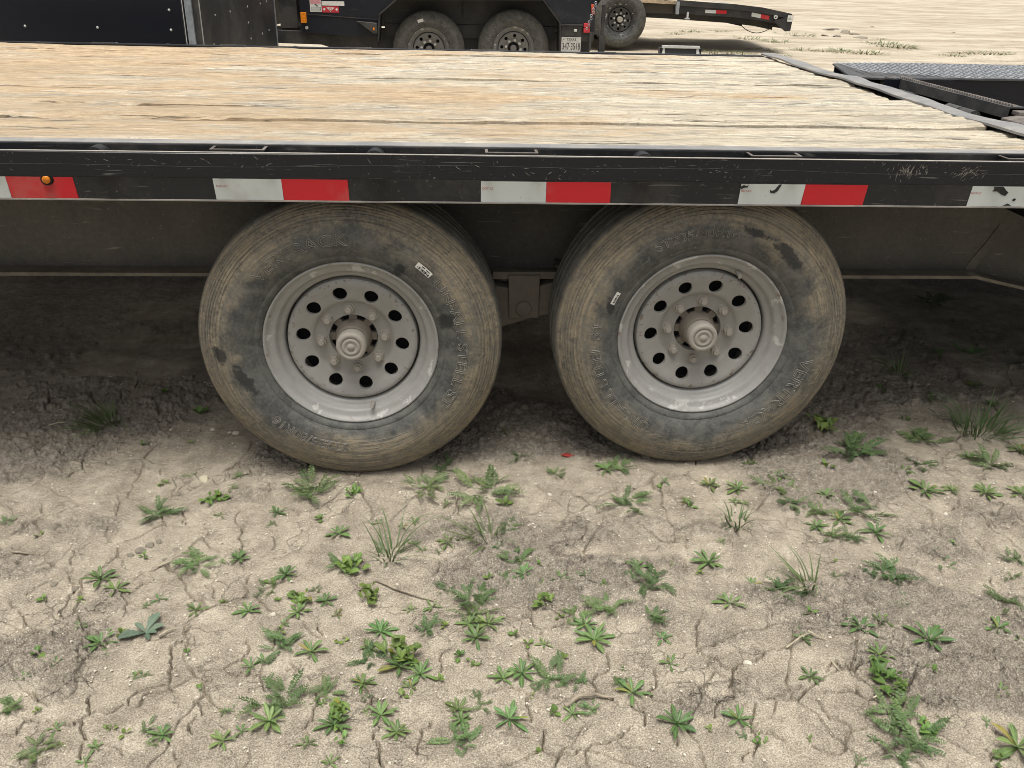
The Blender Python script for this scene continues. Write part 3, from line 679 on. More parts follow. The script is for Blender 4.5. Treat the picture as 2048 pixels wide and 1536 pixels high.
def make_wheel(parent, org, kind, lug0, valve, texts=None, flip=False):
    w_ = empty('wheel', org, parent)
    if flip: w_.rotation_euler = (0, 0, math.pi)
    ty = link('tyre', MESH['tyre'], w_)
    if kind: ty.material_slots[0].link = 'OBJECT'; ty.material_slots[0].material = M['rubber2']
    link('rim', MESH['rim'], w_); link('wheel_disc', MESH['disc%d' % kind], w_)
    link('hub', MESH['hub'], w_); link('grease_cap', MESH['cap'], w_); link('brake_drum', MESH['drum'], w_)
    for k in range(8):
        x, z = polar(lug0 + 45 * k, 0.0825); link('lug_nut', MESH['nut'], w_, (x, 0.0578, z), (0, R(11 * k), 0))
    x, z = polar(valve, 0.187)
    mb = MB(); mb.tube([(x, 0.036, z), (x * 0.985, 0.010, z * 0.985), (x * 0.97, 0.000, z * 0.97)], [0.0065, 0.0052, 0.0048], 10)
    link('valve_stem', mb.mesh('valve_stem', M['hub'], True), w_)
    return w_

# ------------------------------------------------------------------ the flatbed trailer
tr = empty('flatbed_trailer', (0.45, 1.25, 0.0))
tag(tr, 'black deckover flatbed trailer with weathered wood deck and muddy dual-axle wheels', 'trailer')
ZD = 0.8774; XL, XE = -3.6, 1.775
# planks
edges_y = [0.094]
while edges_y[-1] < 2.38: edges_y.append(edges_y[-1] + 0.1855)
planks = []
yy = 0.094; widths = [0.183, 0.186, 0.184, 0.187, 0.183, 0.185, 0.052, 0.186, 0.184, 0.187, 0.184, 0.186, 0.185, 0.187]
for i, wd_ in enumerate(widths):
    g = random.uniform(0.007, 0.013)
    planks.append((yy, yy + wd_ - g)); yy += wd_
FARY = planks[-1][1]
endx = [0.012, 0.014, -0.012, 0.016, 0.018, -0.035, 0.03, 0.022, 0.024, 0.026, 0.028, 0.010, 0.032, 0.034]
for i, (y0, y1) in enumerate(planks):
    narrow = widths[i] < 0.1
    xe = XE + endx[i]; nxp = 700; nyp = 9 if not narrow else 4
    xs_ = np.linspace(XL, xe, nxp); ts = np.linspace(0, 1, nyp)
    XX, TT = np.meshgrid(xs_, ts, indexing='ij'); YY = y0 + (y1 - y0) * TT
    eg = 0.0055 * (fbm(XX * 6, XX * 0 + i * 7.7, 200 + i, 4, 0.6) - 0.5)
    YY = YY + np.where(TT == 0, np.abs(eg), 0) - np.where(TT == 1, np.abs(np.roll(eg, 7, 0)), 0)
    dz = random.uniform(-0.008, 0.004) - (0.016 if narrow else 0)
    ZZ = ZD + dz + 0.006 * (fbm(XX * 1.6, YY * 45 + i, 220 + i, 4, 0.6) - 0.5) + 0.004 * (fbm(XX * 16, YY * 120, 240, 3) - 0.5)
    ZZ = ZZ + 0.006 * (fbm(XX * 0.8, XX * 0 + i * 3.1, 260, 2) - 0.5)
    ck = fbm(XX * 0.9, YY * 70 + 9 * i, 280 + i, 3, 0.6); ZZ = ZZ - 0.010 * sst(0.64, 0.72, ck)
    ZZ = ZZ - np.where((TT == 0) | (TT == 1), 0.003 + 0.009 * vn(XX * 5, XX * 0 + i, 300 + i), 0)
    mb = MB(); vs_ = np.stack([XX, YY, ZZ], -1).reshape(-1, 3).tolist(); fs = []
    for a in range(nxp - 1):
        for b in range(nyp - 1):
            q = a * nyp + b; fs.append((q, q + nyp, q + nyp + 1, q + 1))
    base = len(vs_)
    for a in range(nxp): vs_ += [(xs_[a], y0, ZD - 0.040), (xs_[a], y1, ZD - 0.040)]
    for a in range(nxp - 1):
        l0 = base + 2 * a; fs += [(a * nyp, l0, l0 + 2, (a + 1) * nyp), (a * nyp + nyp - 1, (a + 1) * nyp + nyp - 1, l0 + 3, l0 + 1), (l0, l0 + 1, l0 + 3, l0 + 2)]
    for a in (0, nxp - 1):
        l0 = base + 2 * a; fs.append(tuple(a * nyp + b for b in range(nyp)) + (l0 + 1, l0))
    mb.add(vs_, fs)
    me = mb.mesh('plank', M['wood_grey' if narrow else 'wood'], True)
    o = link('plank', me, tr, Vector((0, 0, 0)) - ORG[tr])
part('deck_joists', MB().box(XL, XE - 0.02, 0.12, 0.17, 0.79, ZD - 0.041).box(XL, XE - 0.02, 0.80, 0.85, 0.79, ZD - 0.041).box(XL, XE - 0.02, 1.62, 1.67, 0.79, ZD - 0.041).box(XL, XE - 0.02, 2.30, 2.35, 0.79, ZD - 0.041), M['dark_void'], tr)

def channel(y, side, name, XR=2.35):
    """side channel: web toward the outside, flanges inward; side=-1 near, +1 far"""
    mb = MB(); t = 0.007; s = -side
    def bx(x0, x1, a, b, z0, z1): mb.box(x0, x1, min(a, b), max(a, b), z0, z1)
    bx(XL, XR, y, y + s * t, 0.7506, ZD)
    bx(XL, XR, y + s * (t + 0.0005), y + s * 0.043, ZD - 0.007, ZD - 0.0005)
    bx(XL, XR, y + s * (t + 0.0005), y + s * 0.045, 0.7506, 0.758)
    return part(name, mb, M['channel_paint'], tr, False, 0.0015)
channel(0.05, -1, 'side_channel')
part('channel_top', MB().box(XL, 2.35, 0.0515, 0.0935, ZD + 0.0003, ZD + 0.0035), M['worn_steel'], tr, False, 0.001)
part('channel_lip', MB().box(XL, 2.35, 0.0462, 0.0498, 0.7500, 0.7532), M['rail_edge'], tr)
channel(FARY + 0.055, 1, 'side_channel', 1.80)
# rub rail, with a lighter strip along its top edge
def rail_bar(y0, y1, name, XR=2.35):
    mb = MB(); n = 240; vs_ = []; fs = []
    for k in range(n + 1):
        x = XL + (XR - XL) * k / n
        wob = 0.0016 * math.sin(x * 2.1) + 0.0009 * math.sin(x * 7.3 + 1)
        for y in (y0, y1):
            for z in (0.8150, 0.8160, 0.8682, 0.8694): vs_.append((x, y + wob * 0.6 + (0.0012 if z in (0.8150, 0.8694) and y == y0 else 0), z + wob * 0.5))
    for k in range(n):
        b = k * 8; c = b + 8
        for i in (0, 1, 2): fs += [(b + i, c + i, c + i + 1, b + i + 1), (b + 4 + i, b + 5 + i, c + 5 + i, c + 4 + i)]
        fs += [(b + 3, c + 3, c + 7, b + 7), (b, b + 4, c + 4, c)]
    fs += [(0, 1, 2, 3, 7, 6, 5, 4), tuple(n * 8 + i for i in (0, 4, 5, 6, 7, 3, 2, 1))]
    mb.add(vs_, fs); return part(name, mb, M['black_paint'], tr)
ob_ = rail_bar(0.0, 0.009, 'rub_rail')
for sx, sz, sw_, sh_, sd, cnt in ((1.315, 0.846, 0.055, 0.016, 1, 60), (1.455, 0.843, 0.045, 0.018, 2, 46), (0.62, 0.84, 0.5, 0.018, 3, 26), (-0.35, 0.84, 0.4, 0.02, 4, 24)):
    r4 = random.Random(sd); mb = MB()
    for k in range(cnt):
        x = sx + r4.gauss(0, 0.45) * sw_; z = min(0.866, max(0.818, sz + r4.gauss(0, 0.5) * sh_)); a = r4.gauss(1.35 if sd < 2 else 0.9, 0.35) if sd < 3 else r4.gauss(0, 0.5)
        L = r4.uniform(0.002, 0.009); wv = r4.uniform(0.0003, 0.0009); dx, dz = math.cos(a) * L, math.sin(a) * L
        if not (0.8165 < z + dz < 0.868 and 0.8165 < z - dz < 0.868): continue
        wob = 0.0016 * math.sin(x * 2.1) + 0.0009 * math.sin(x * 7.3 + 1); y = wob * 0.6 - 0.0004
        mb.add([(x - dx, y, z - dz), (x - dz / L * wv, y, z + dx / L * wv), (x + dx, y, z + dz), (x + dz / L * wv, y, z - dx / L * wv)], [(0, 1, 2, 3)])
    o_ = part('scratches', mb, M['scratch'], ob_); o_['kind'] = 'stuff'
part('rail_top_edge', MB().box(XL, 2.35, 0.0005, 0.0085, 0.8694, 0.8706), M['rail_edge'], tr)
mb = MB(); vs_ = []                      # long wavy scratch down the rail
for k in range(261):
    x = -1.2 + 3.2 * k / 260; wob = 0.0016 * math.sin(x * 2.1) + 0.0009 * math.sin(x * 7.3 + 1); z = 0.8435 + 0.0035 * math.sin(x * 3.1) + 0.002 * math.sin(x * 8.3)
    for dz in (-0.0004, 0.0004): vs_.append((x, wob * 0.6 - 0.0005, z + dz))
mb.add(vs_, [(2 * k, 2 * k + 2, 2 * k + 3, 2 * k + 1) for k in range(260)]); part('scratch', mb, M['scratch_dim'], ob_)
rail_bar(FARY + 0.097, FARY + 0.105, 'rub_rail', 1.80)
# stake pockets and pipe spools
mbp = MB(); t = 0.005
mbp.box(0, 0.118, 0.0095, 0.0095 + t, -0.050, 0.004).box(0, t, 0.015, 0.0495, -0.050, 0.004).box(0.118 - t, 0.118, 0.015, 0.0495, -0.050, 0.004)
pocket = mbp.mesh('stake_pocket', M['channel_paint'], False, 0.001)
rimm = MB().box(-0.001, 0.119, 0.0088, 0.0150, 0.004, 0.0055).box(-0.001, 0.0055, 0.0150, 0.049, 0.004, 0.0055).box(0.1125, 0.119, 0.0150, 0.049, 0.004, 0.0055).mesh('pocket_lip', M['rust_edge'])
spool = MB().lathe([(0.0, 0.0), (0.024, 0.0), (0.024, 0.038), (0.0, 0.038)], 24).mesh('pipe_spool', M['channel_paint'], True)
for k in range(-5, 4):
    for far in (0, 1):
        x = -0.2715 + 0.6096 * k; xb = -0.5230 + 0.6120 * k
        p0 = Vector((x, 0, 0.8705)) if not far else Vector((x + 0.118, FARY + 0.105, 0.8705))
        rz = (0, 0, math.pi) if far else None
        o = link('stake_pocket', pocket, tr, p0 - ORG[tr], rz); link('pocket_lip', rimm, o)
        if x < 1.2: link('pipe_spool', spool, tr, Vector((xb + (0.6096 if False else 0), 0.0105 if not far else FARY + 0.057, 0.853)) - ORG[tr])
# reflective tape
YT = 0.0500
def tape(x0, x1, colr, slant=0.0, missing=()):
    z0, z1 = 0.7536, 0.8018
    mb = MB(); mb.prism([(x0 + slant, z0), (x1 + slant, z0), (x1, z1), (x0, z1)], YT - 0.0012, YT - 0.0002)
    o = part('reflective_tape', mb, M['tape_' + colr], tr)
    for pl in missing:
        m2 = MB().prism(pl, YT - 0.0019, YT - 0.0013); part('torn_patch', m2, M['channel_paint'], o)
    if colr == 'white':
        vs_, fs, wd = text_mesh('DOT-C2', 0.007, 0, 0.0)
        m3 = MB().add([(x0 + slant + 0.003 + a, YT - 0.0022 - c, 0.783 + b) for a, b, c in vs_], fs)
        part('tape_print', m3, M['ink_red'], o)
    return o
tape(-0.895, -0.7435, 'white', 0.004); tape(-0.7432, -0.596, 'red', 0.005)
tape(-0.2845, -0.1302, 'white', 0.0035); tape(-0.130, 0.021, 'red', 0.002)
tape(0.329, 0.4818, 'white'); tape(0.482, 0.6345, 'red', 0.001)
tape(0.9465, 1.1015, 'white', -0.003, [[(1.017, 0.789), (1.022, 0.786), (1.029, 0.789), (1.034, 0.797), (1.038, 0.8016), (1.044, 0.8016), (1.040, 0.794), (1.036, 0.786), (1.028, 0.780), (1.018, 0.782)], [(0.944, 0.795), (0.952, 0.799), (0.960, 0.797), (0.964, 0.799), (0.962, 0.794), (0.953, 0.793), (0.948, 0.789)]])
tape(1.1018, 1.255, 'red', -0.005)
tape(1.514, 1.668, 'white', -0.004, [[(1.566, 0.8016), (1.590, 0.8016), (1.600, 0.792), (1.606, 0.788), (1.600, 0.779), (1.590, 0.782), (1.577, 0.790), (1.565, 0.790), (1.569, 0.796)], [(1.620, 0.770), (1.626, 0.774), (1.630, 0.770), (1.624, 0.766)], [(1.600, 0.7555), (1.612, 0.761), (1.622, 0.7555)]])
tape(1.6682, 1.82, 'red', -0.004)
# amber marker lamp
p = onY(93, 358, 0.045)
lam = empty('marker_lamp', (p[0], 0.049, p[2] - 0.001), tr)
link('lamp_bezel', MB().lathe([(0.0, -0.001), (0.0085, -0.001), (0.0095, -0.006), (0.0128, -0.006), (0.0138, -0.002), (0.0138, 0.002)], 32).mesh('lamp_bezel', M['dark_void'], True), lam)
link('lamp_lens', MB().lathe([(0.0092, -0.003), (0.0090, -0.008), (0.0070, -0.0105), (0.0035, -0.0118), (0.0, -0.0120)], 28).mesh('lamp_lens', M['amber'], 'all'), lam)

# main beams
def beam(y, name):
    t = 0.008; fl = 0.058; zb = 0.448; zt = 0.7935
    path = [(XL, 0.0), (1.81, 0.0), (2.35, -0.118)]
    mb = MB(); mt = MB()
    for (xa, da), (xb, db) in zip(path, path[1:]):
        for a, b, z0, z1, dst in ((y - t / 2, y + t / 2, zb + 0.0105, zt, mb), (y - fl, y + fl, zb, zb + 0.010, mt), (y - fl, y + fl, zt, zt + 0.010, mb)):
            k0, k1 = (0, 0) if z1 > zt else (da, db)
            dst.add([(xa, a, z0 + (k0 if z0 < zt - .01 else 0)), (xb, a, z0 + (k1 if z0 < zt - .01 else 0)), (xb, b, z0 + (k1 if z0 < zt - .01 else 0)), (xa, b, z0 + (k0 if z0 < zt - .01 else 0)),
                     (xa, a, z1 + (k0 if z1 < zt - .01 else 0)), (xb, a, z1 + (k1 if z1 < zt - .01 else 0)), (xb, b, z1 + (k1 if z1 < zt - .01 else 0)), (xa, b, z1 + (k0 if z1 < zt - .01 else 0))],
                    [(3, 2, 1, 0), (4, 5, 6, 7), (0, 1, 5, 4), (1, 2, 6, 5), (2, 3, 7, 6), (3, 0, 4, 7)])
    o = part(name, mb, M['frame_paint'], tr)
    part('bottom_flange', mt, M['flange_dirt'], o, False, 0.001)
    return o
b1 = beam(0.458, 'main_beam'); b2 = beam(2.12, 'main_beam')
part('beam_gusset', MB().prism([(1.80, 0.462), (1.83, 0.462), (1.875, 0.560), (1.87, 0.60), (1.845, 0.545), (1.805, 0.48)], 0.4515, 0.4538), M['frame_paint'], b1)
for k in range(9):
    x = -3.3 + 0.61 * k
    part('cross_member', MB().box(x, x + 0.05, 0.06, FARY + 0.04, 0.8045 - 0.006, 0.8365 - 0.001).box(x, x + 0.05, 0.463, 2.115, 0.56, 0.70), M['dark_void'], tr)
# suspension between the wheels
part('hanger_plate', MB().prism([(0.417, 0.462), (0.507, 0.462), (0.506, 0.333), (0.422, 0.333)], 0.376, 0.384).box(0.372, 0.565, 0.383, 0.3995, 0.449, 0.470), M['hanger_paint'], tr, False, 0.0015)
part('hanger_plate', MB().prism([(0.417, 0.447), (0.507, 0.447), (0.506, 0.333), (0.422, 0.333)], 0.452, 0.460), M['hanger_paint'], tr, False, 0.0015)
hb = empty('hanger_bolt', (0.463, 0.376, 0.361), tr)
link('bolt_head', MB().lathe([(0.0, -0.0085), (0.008, -0.0085), (0.012, -0.007), (0.0205, -0.006), (0.0225, -0.004), (0.0225, 0.0)], 32).mesh('bolt_head', M['hanger_paint'], True), hb)
link('bolt_shank', MB().lathe([(0.0, 0.0005), (0.0095, 0.0005), (0.0095, 0.083), (0.0, 0.083)], 16).mesh('bolt_shank', M['hanger_paint'], True), hb)
part('equalizer', MB().prism([(0.300, 0.425), (0.340, 0.432), (0.463, 0.414), (0.600, 0.452), (0.640, 0.450), (0.640, 0.372), (0.580, 0.352), (0.470, 0.322), (0.330, 0.276), (0.295, 0.290)], 0.389, 0.447), M['hanger_paint'], tr, False, 0.003)
for wx in (0.0, 0.9128):
    zc = 0.367 if wx == 0 else 0.391
    part('axle', MB().tube([(wx, 0.20, zc), (wx, 2.37, zc)], 0.038, 20), M['frame_paint'], tr, True)
    for k in range(4):
        L = 0.36 - 0.07 * k
        for yb in (0.418, 2.12):
            pts = [(wx - L + 2 * L * i / 10, yb - 0.03, zc + 0.040 + 0.011 * k + 0.05 * (abs(i - 5) / 5 * L / 0.36) ** 2) for i in range(11)]
            mb = MB(); vs_ = []
            for x, y, z in pts: vs_ += [(x, y, z), (x, y + 0.06, z), (x, y + 0.06, z + 0.0095), (x, y, z + 0.0095)]
            fs = []
            for i in range(10):
                b = 4 * i; c = b + 4; fs += [(b, c, c + 1, b + 1), (b + 3, b + 2, c + 2, c + 3), (b, b + 3, c + 3, c), (b + 1, c + 1, c + 2, b + 2)]
            fs += [(0, 1, 2, 3), (40, 43, 42, 41)]; mb.add(vs_, fs); part('spring_leaf', mb, M['frame_paint'], tr)
# wheels
YF = 0.0925
wl = make_wheel(tr, (0.0, YF, 0.367), 0, -5, 166)
wr = make_wheel(tr, (0.9128, YF, 0.391), 1, 3, 25)
wl['label'] = 'forward wheel, brown mud on tyre, torn white sticker at upper right'
wr['label'] = 'rear wheel, muddy tyre with sticker at left, sitting slightly higher'
make_wheel(tr, (0.0, 2.48, 0.367), 0, 10, 80, flip=True); make_wheel(tr, (0.9128, 2.48, 0.391), 1, 20, 200, flip=True)
for wo_, a1, a2, a3 in ((wl, 50, 184, 310), (wr, 206, 328, 101)):
    side_text(wo_, 'UN-ALL STEEL ST', a1, 0.274, 0.036, 1.30, 0.0009, M['letter'])
    side_text(wo_, 'ST235/80R16', a2, 0.276, 0.034, 1.12, 0.0009, M['letter'])
    side_text(wo_, 'VERTRACK', a3, 0.272, 0.042, 1.18, 0.0009, M['letter'])
    side_text(wo_, 'RADIAL TUBELESS', a2 + 6, 0.247, 0.010, 1.2, 0, M['letter'], 0.0006)
    a = a2 - 21      # the moulded frame before the size marking
    for u0, u1, r0, r1 in ((a, a + 16, 0.2715, 0.2728), (a, a + 16, 0.3015, 0.3028), (a, a + 0.28, 0.2728, 0.3015), (a + 15.72, a + 16, 0.2728, 0.3015)):
        curved_strip(wo_, 'moulded_frame', u0, u1, r0, r1, 0.0008, M['letter'])
def sticker(wo_, a0, a1, r0, r1, bars):
    s = curved_strip(wo_, 'sticker', a0, a1, r0, r1, 0.0016, M['label_white'])
    for b0, b1, q0, q1 in bars:
        u = lambda t: a0 + (a1 - a0) * t; q = lambda t: r0 + (r1 - r0) * t
        curved_strip(wo_, 'sticker_print', u(b0), u(b1), q(q0), q(q1), 0.0024, M['ink'], 0.0003)
sticker(wl, 37.5, 46.5, 0.2775, 0.2935, [(0.10, 0.13, 0.15, 0.45), (0.2, 0.28, 0.15, 0.5), (0.36, 0.39, 0.12, 0.5), (0.42, 0.52, 0.12, 0.45), (0.56, 0.59, 0.12, 0.5), (0.62, 0.72, 0.12, 0.48), (0.76, 0.79, 0.12, 0.45), (0.83, 0.92, 0.10, 0.42), (0.3, 0.5, 0.72, 0.84), (0.6, 0.85, 0.68, 0.8)])
sticker(wr, 291.5, 299, 0.262, 0.2735, [(0.12, 0.22, 0.2, 0.6), (0.28, 0.36, 0.15, 0.55), (0.42, 0.54, 0.15, 0.6), (0.60, 0.64, 0.2, 0.6), (0.70, 0.82, 0.2, 0.5)])

# rear end bar: bent flat plate across the deck
def end_bar():
    mb = MB(); n = 90; vs_ = []
    for k in range(n + 1):
        y = 0.055 + (FARY + 0.03 - 0.055) * k / n
        xa = 1.752 + 0.010 * float(fbm(np.array([y * 5]), np.array([0.3]), 401, 3)[0]) + 0.032 * y / 2.4 + 0.004 * math.sin(y * 9)
        xb = 1.836 + 0.036 * y / 2.4 + 0.003 * math.sin(y * 5 + 1)
        zz = ZD + 0.0125 + 0.003 * math.sin(y * 5.5 + 0.6) + 0.0015 * math.sin(y * 17)
        sag = 0.010 + 0.008 * math.sin(y * 11)
        for x, z in ((xa, zz - 0.004), (xa + 0.012, zz), (xb - 0.02, zz - 0.002), (xb, zz - sag), (xb, zz - sag - 0.006), (xa, zz - 0.0105)): vs_.append((x, y, z))
    fs = []
    for k in range(n):
        b = 6 * k; c = b + 6
        for i in range(6): fs.append((b + i, b + (i + 1) % 6, c + (i + 1) % 6, c + i))
    fs += [tuple(range(6))[::-1], tuple(n * 6 + i for i in range(6))]
    mb.add(vs_, fs); part('end_bar', mb, M['worn_steel'], tr, True)
end_bar()
part('tail_cross_channel', MB().box(1.80, 1.83, 0.10, FARY + 0.02, 0.70, ZD - 0.012), M['dark_void'], tr)
# far ramp: diamond plate lying at deck height
rp = empty('loading_ramp', (2.6, 1.75, 0.80), tr)
rp['label'] = 'diamond plate ramp lying level beside the tilted ramp'
mb = MB(); n = 30; vs_ = []; fs = []
for k in range(n + 1):
    x = 1.865 + (3.6 - 1.865) * k / n; ex = max(0, 1 - k / 6)
    ya = 1.478 + 0.17 * ex ** 1.5; yb = 2.02 - 0.09 * ex
    for y, z in ((ya, 0.900 - 0.02 * ex), (yb, 0.905), (yb, 0.899), (ya, 0.893 - 0.02 * ex)): vs_.append((x + (0.03 * ex if y == yb else 0), y, z))
for k in range(n):
    b = 4 * k; c = b + 4
    for i in range(4): fs.append((b + i, b + (i + 1) % 4, c + (i + 1) % 4, c + i))
fs += [(3, 2, 1, 0), (4 * n, 4 * n + 1, 4 * n + 2, 4 * n + 3)]
mb.add(vs_, fs); part('ramp_plate', mb, M['plate_dark'], rp)
mb = MB()
for i in range(60):
    for j in range(19):
        x = 1.93 + i * 0.0275; y = 1.50 + j * 0.0275
        if y < 1.50 + 0.16 * max(0, 1 - (x - 1.88) / 0.33): continue
        a = R(45 if (i + j) % 2 else -45); z = 0.9006 + 0.0045 * (y - 1.478) / 0.54
        dx, dy = math.cos(a) * 0.0135, math.sin(a) * 0.0135; px_, py_ = -math.sin(a) * 0.0060, math.cos(a) * 0.0060
        mb.add([(x - dx, y - dy, z), (x + px_, y + py_, z), (x + dx, y + dy, z), (x - px_, y - py_, z), (x, y, z + 0.0026)], [(0, 3, 4), (3, 2, 4), (2, 1, 4), (1, 0, 4)])
o = part('tread_lozenges', mb, M['galv'], rp); o['kind'] = 'stuff'
part('ramp_side', MB().box(1.93, 3.6, 1.482, 1.490, 0.66, 0.8915).box(1.94, 3.6, 2.005, 2.013, 0.70, 0.898), M['box_black'], rp)
part('ramp_nose', MB().prism([(1.62, 0.872), (1.93, 0.876), (1.93, 0.835), (1.62, 0.845)], 1.868, 1.876, 'x'), M['frame_paint'], rp)
# near ramp: tilted down, its hinge edge tube in view
rn = empty('loading_ramp', (2.2, 1.1, 0.80), tr)
rn['label'] = 'tilted ramp with open square tube along its hinge edge'
tb = MB(); y0, y1 = 0.745, 1.505; x0, x1 = 1.99, 2.045; z0, z1 = 0.858, 0.893; t = 0.004
tb.box(x0, x0 + t, y0, y1, z0, z1).box(x1 - t, x1, y0, y1, z0, z1).box(x0 + t, x1 - t, y0, y1, z0, z0 + t).box(x0 + t, x1 - t, y0, y1, z1 - t, z1)
part('hinge_tube', tb, M['tube_grey'], rn)
sr = MB(); k = 0; y = y0
while y < y1:
    sr.prism([(y, z1 + 0.0003), (y + 0.013, z1 + 0.0003), (y + 0.010, z1 + 0.0065), (y + 0.003, z1 + 0.0065)], x0 + 0.012, x0 + 0.026, 'x'); y += 0.0165
part('serrated_cleat', sr, M['rust_edge'], rn)
part('ramp_panel', MB().prism([(2.05, 0.885), (2.9, 0.50), (2.9, 0.455), (2.05, 0.845)], y0, y1), M['dark_void'], rn)
part('tube_mouth_frame', MB().prism([(1.50, 0.855), (1.62, 0.852), (1.62, 0.887), (1.50, 0.893)], 1.975, 1.983, 'x'), M['rust_edge'], rn)
for ya, yb in ((1.235, 1.345), (0.905, 0.985), (0.820, 0.895)):
    part('hinge_knuckle', MB().tube([(1.93, ya, 0.850), (1.93, yb, 0.850)], 0.021, 16), M['tube_grey'], rn, True)
part('hinge_pin', MB().tube([(1.93, 0.2, 0.850), (1.93, 2.2, 0.850)], 0.010, 10), M['dark_void'], rn, True)
part('ramp_corner', MB().prism([(1.945, 0.800), (1.945, 0.868), (1.99, 0.875), (2.3, 0.850), (2.3, 0.80)], 0.40, 0.700).box(2.0, 2.1, 0.70, 0.742, 0.872, 0.885), M['rust_edge'], rn, False, 0.003)
part('dovetail_floor', MB().prism([(1.84, 0.70), (3.5, 0.36), (3.5, 0.33), (1.84, 0.66)], 0.10, FARY), M['dark_void'], tr)
jk = part('front_jack', MB().box(-3.35, -3.25, 0.55, 0.65, -0.03, 0.80).box(-3.42, -3.18, 0.48, 0.72, -0.035, -0.01), M['frame_paint'], tr)

# ------------------------------------------------------------------ enclosed black cargo trailer behind
en = empty('cargo_trailer', (-3.4, 5.6, gz(-3.4, 5.6)))
tag(en, 'black enclosed cargo trailer with riveted panels and silver corner strip', 'trailer')
CX = -1.4375; YB = 4.30; YE = 6.93; ZT = 2.45
part('end_wall', MB().box(-5.4, CX - 0.085, YB, YB + 0.03, 0.46, ZT), M['box_black'], en)  # box face in shade, the shade put into its deeper black
part('side_wall', MB().box(CX - 0.03, CX, YB + 0.075, YE, 0.46, ZT), M['box_black_lit'], en)  # same black box, paler colour stands for light on this side
part('body_core', MB().box(-5.38, CX - 0.04, YB + 0.04, YE + 0.2, 0.46, ZT - 0.01), M['box_black'], en)
part('roof', MB().box(-5.42, CX + 0.01, YB - 0.01, YE + 0.22, ZT, ZT + 0.05), M['trim_white'], en, False, 0.01)
part('corner_strip', MB().box(CX - 0.068, CX - 0.024, YB - 0.012, YB + 0.02, 0.46, ZT), M['galv'], en, False, 0.002)
part('corner_post', MB().box(CX - 0.024, CX + 0.002, YB + 0.012, YB + 0.07, 0.46, ZT), M['bg_frame'], en, False, 0.002)
part('edge_trim', MB().box(CX - 0.090, CX - 0.076, YB - 0.008, YB + 0.02, 0.46, ZT), M['bg_frame'], en)
part('edge_trim', MB().box(CX - 0.083, CX - 0.079, YB - 0.012, YB - 0.0085, 0.46, ZT), M['trim_white'], en)
part('edge_trim', MB().box(CX - 0.002, CX + 0.006, YB + 0.072, YB + 0.084, 0.46, ZT), M['trim_white'], en)
part('edge_trim', MB().box(CX - 0.005, CX + 0.008, YE, YE + 0.015, 0.46, ZT), M['galv'], en)
riv = MB().lathe([(0.0, -0.004), (0.006, -0.0032), (0.0085, 0.0)], 10).mesh('rivet', M['trim_white'], 'all')
for px, py in ((50, 52), (195, 55), (338, 20), (342, 60), (60, 14), (202, 17)):
    if py < 20 and px < 300: continue
    q = onY(px, py, YB - 0.001); link('rivet', riv, en, Vector(q) - ORG[en])
for px, py in ((430, 30), (460, 23), (495, 13), (520, 7), (533, 3), (497, 45), (502, 77), (525, 67), (538, 60), (428, 89), (468, 91)):
    q = onX(px, py, CX + 0.001); link('rivet', riv, en, Vector(q) - ORG[en], (0, 0, R(90)))
part('underframe', MB().box(-5.3, -1.5, YB + 0.10, YB + 0.17, 0.36, 0.459).box(-5.3, -1.5, YE - 0.1, YE - 0.03, 0.36, 0.459).box(-3.5, -3.4, YB + 0.2, YE - 0.15, 0.34, 0.459), M['bg_frame'], en)
for yy_, fl in ((YB + 0.35, False), (YE - 0.1, True)):
    for xx_ in (-3.9, -3.1):
        w_ = empty('wheel', (xx_, yy_, gz(xx_, yy_) + 0.383), en)
        if fl: w_.rotation_euler = (0, 0, math.pi)
        link('tyre', MESH['tyrebg'], w_); link('rim', MESH['rimbg'], w_); link('wheel_disc', MESH['discbg2'], w_)

# ------------------------------------------------------------------ dump trailer behind
YD = 8.10
du = empty('dump_trailer', (0.4, 9.0, gz(0.4, 9.0)))
tag(du, 'black dump trailer with tandem wheels under an angular fender and white licence plate', 'trailer')
def bgwheel(parent, org, kind, hubk, textp=None):
    w_ = empty('wheel', org, parent)
    link('tyre', MESH['tyrebg'], w_); link('rim', MESH['rim' + kind], w_); link('wheel_disc', MESH['disc' + kind + '2'], w_); link('brake_drum', MESH['drum'], w_)
    link('hub', MESH[hubk], w_)
    for k in range(8):
        x, z = polar(10 + 45 * k, 0.0825); link('lug_nut', MESH['nut' + kind], w_, (x, 0.0578, z))
    return w_
w1 = bgwheel(du, (-0.049, 8.16, 0.412), 'bg', 'bghub'); w2 = bgwheel(du, (0.877, 8.16, 0.437), 'bg', 'bghub')
side_text(w1, 'TRAILER RADIAL ST', 310, 0.27, 0.040, 1.2, 0, M['letter_bg'], 0.001); side_text(w2, 'RADIAL', 285, 0.27, 0.045, 1.3, 0, M['letter_bg'], 0.001)
curved_strip(w1, 'sticker', 338, 350, 0.285, 0.315, 0.002, M['label_white'])
for xx_, zz_ in ((-0.049, 0.43), (0.877, 0.455)):
    w_ = empty('wheel', (xx_, 10.1, zz_), du); w_.rotation_euler = (0, 0, math.pi)
    link('tyre', MESH['tyrebg'], w_); link('rim', MESH['rimbg'], w_); link('wheel_disc', MESH['discbg2'], w_)
    part('axle', MB().tube([(xx_, 8.25, zz_), (xx_, 10.0, zz_)], 0.04, 12), M['bg_frame'], du, True)
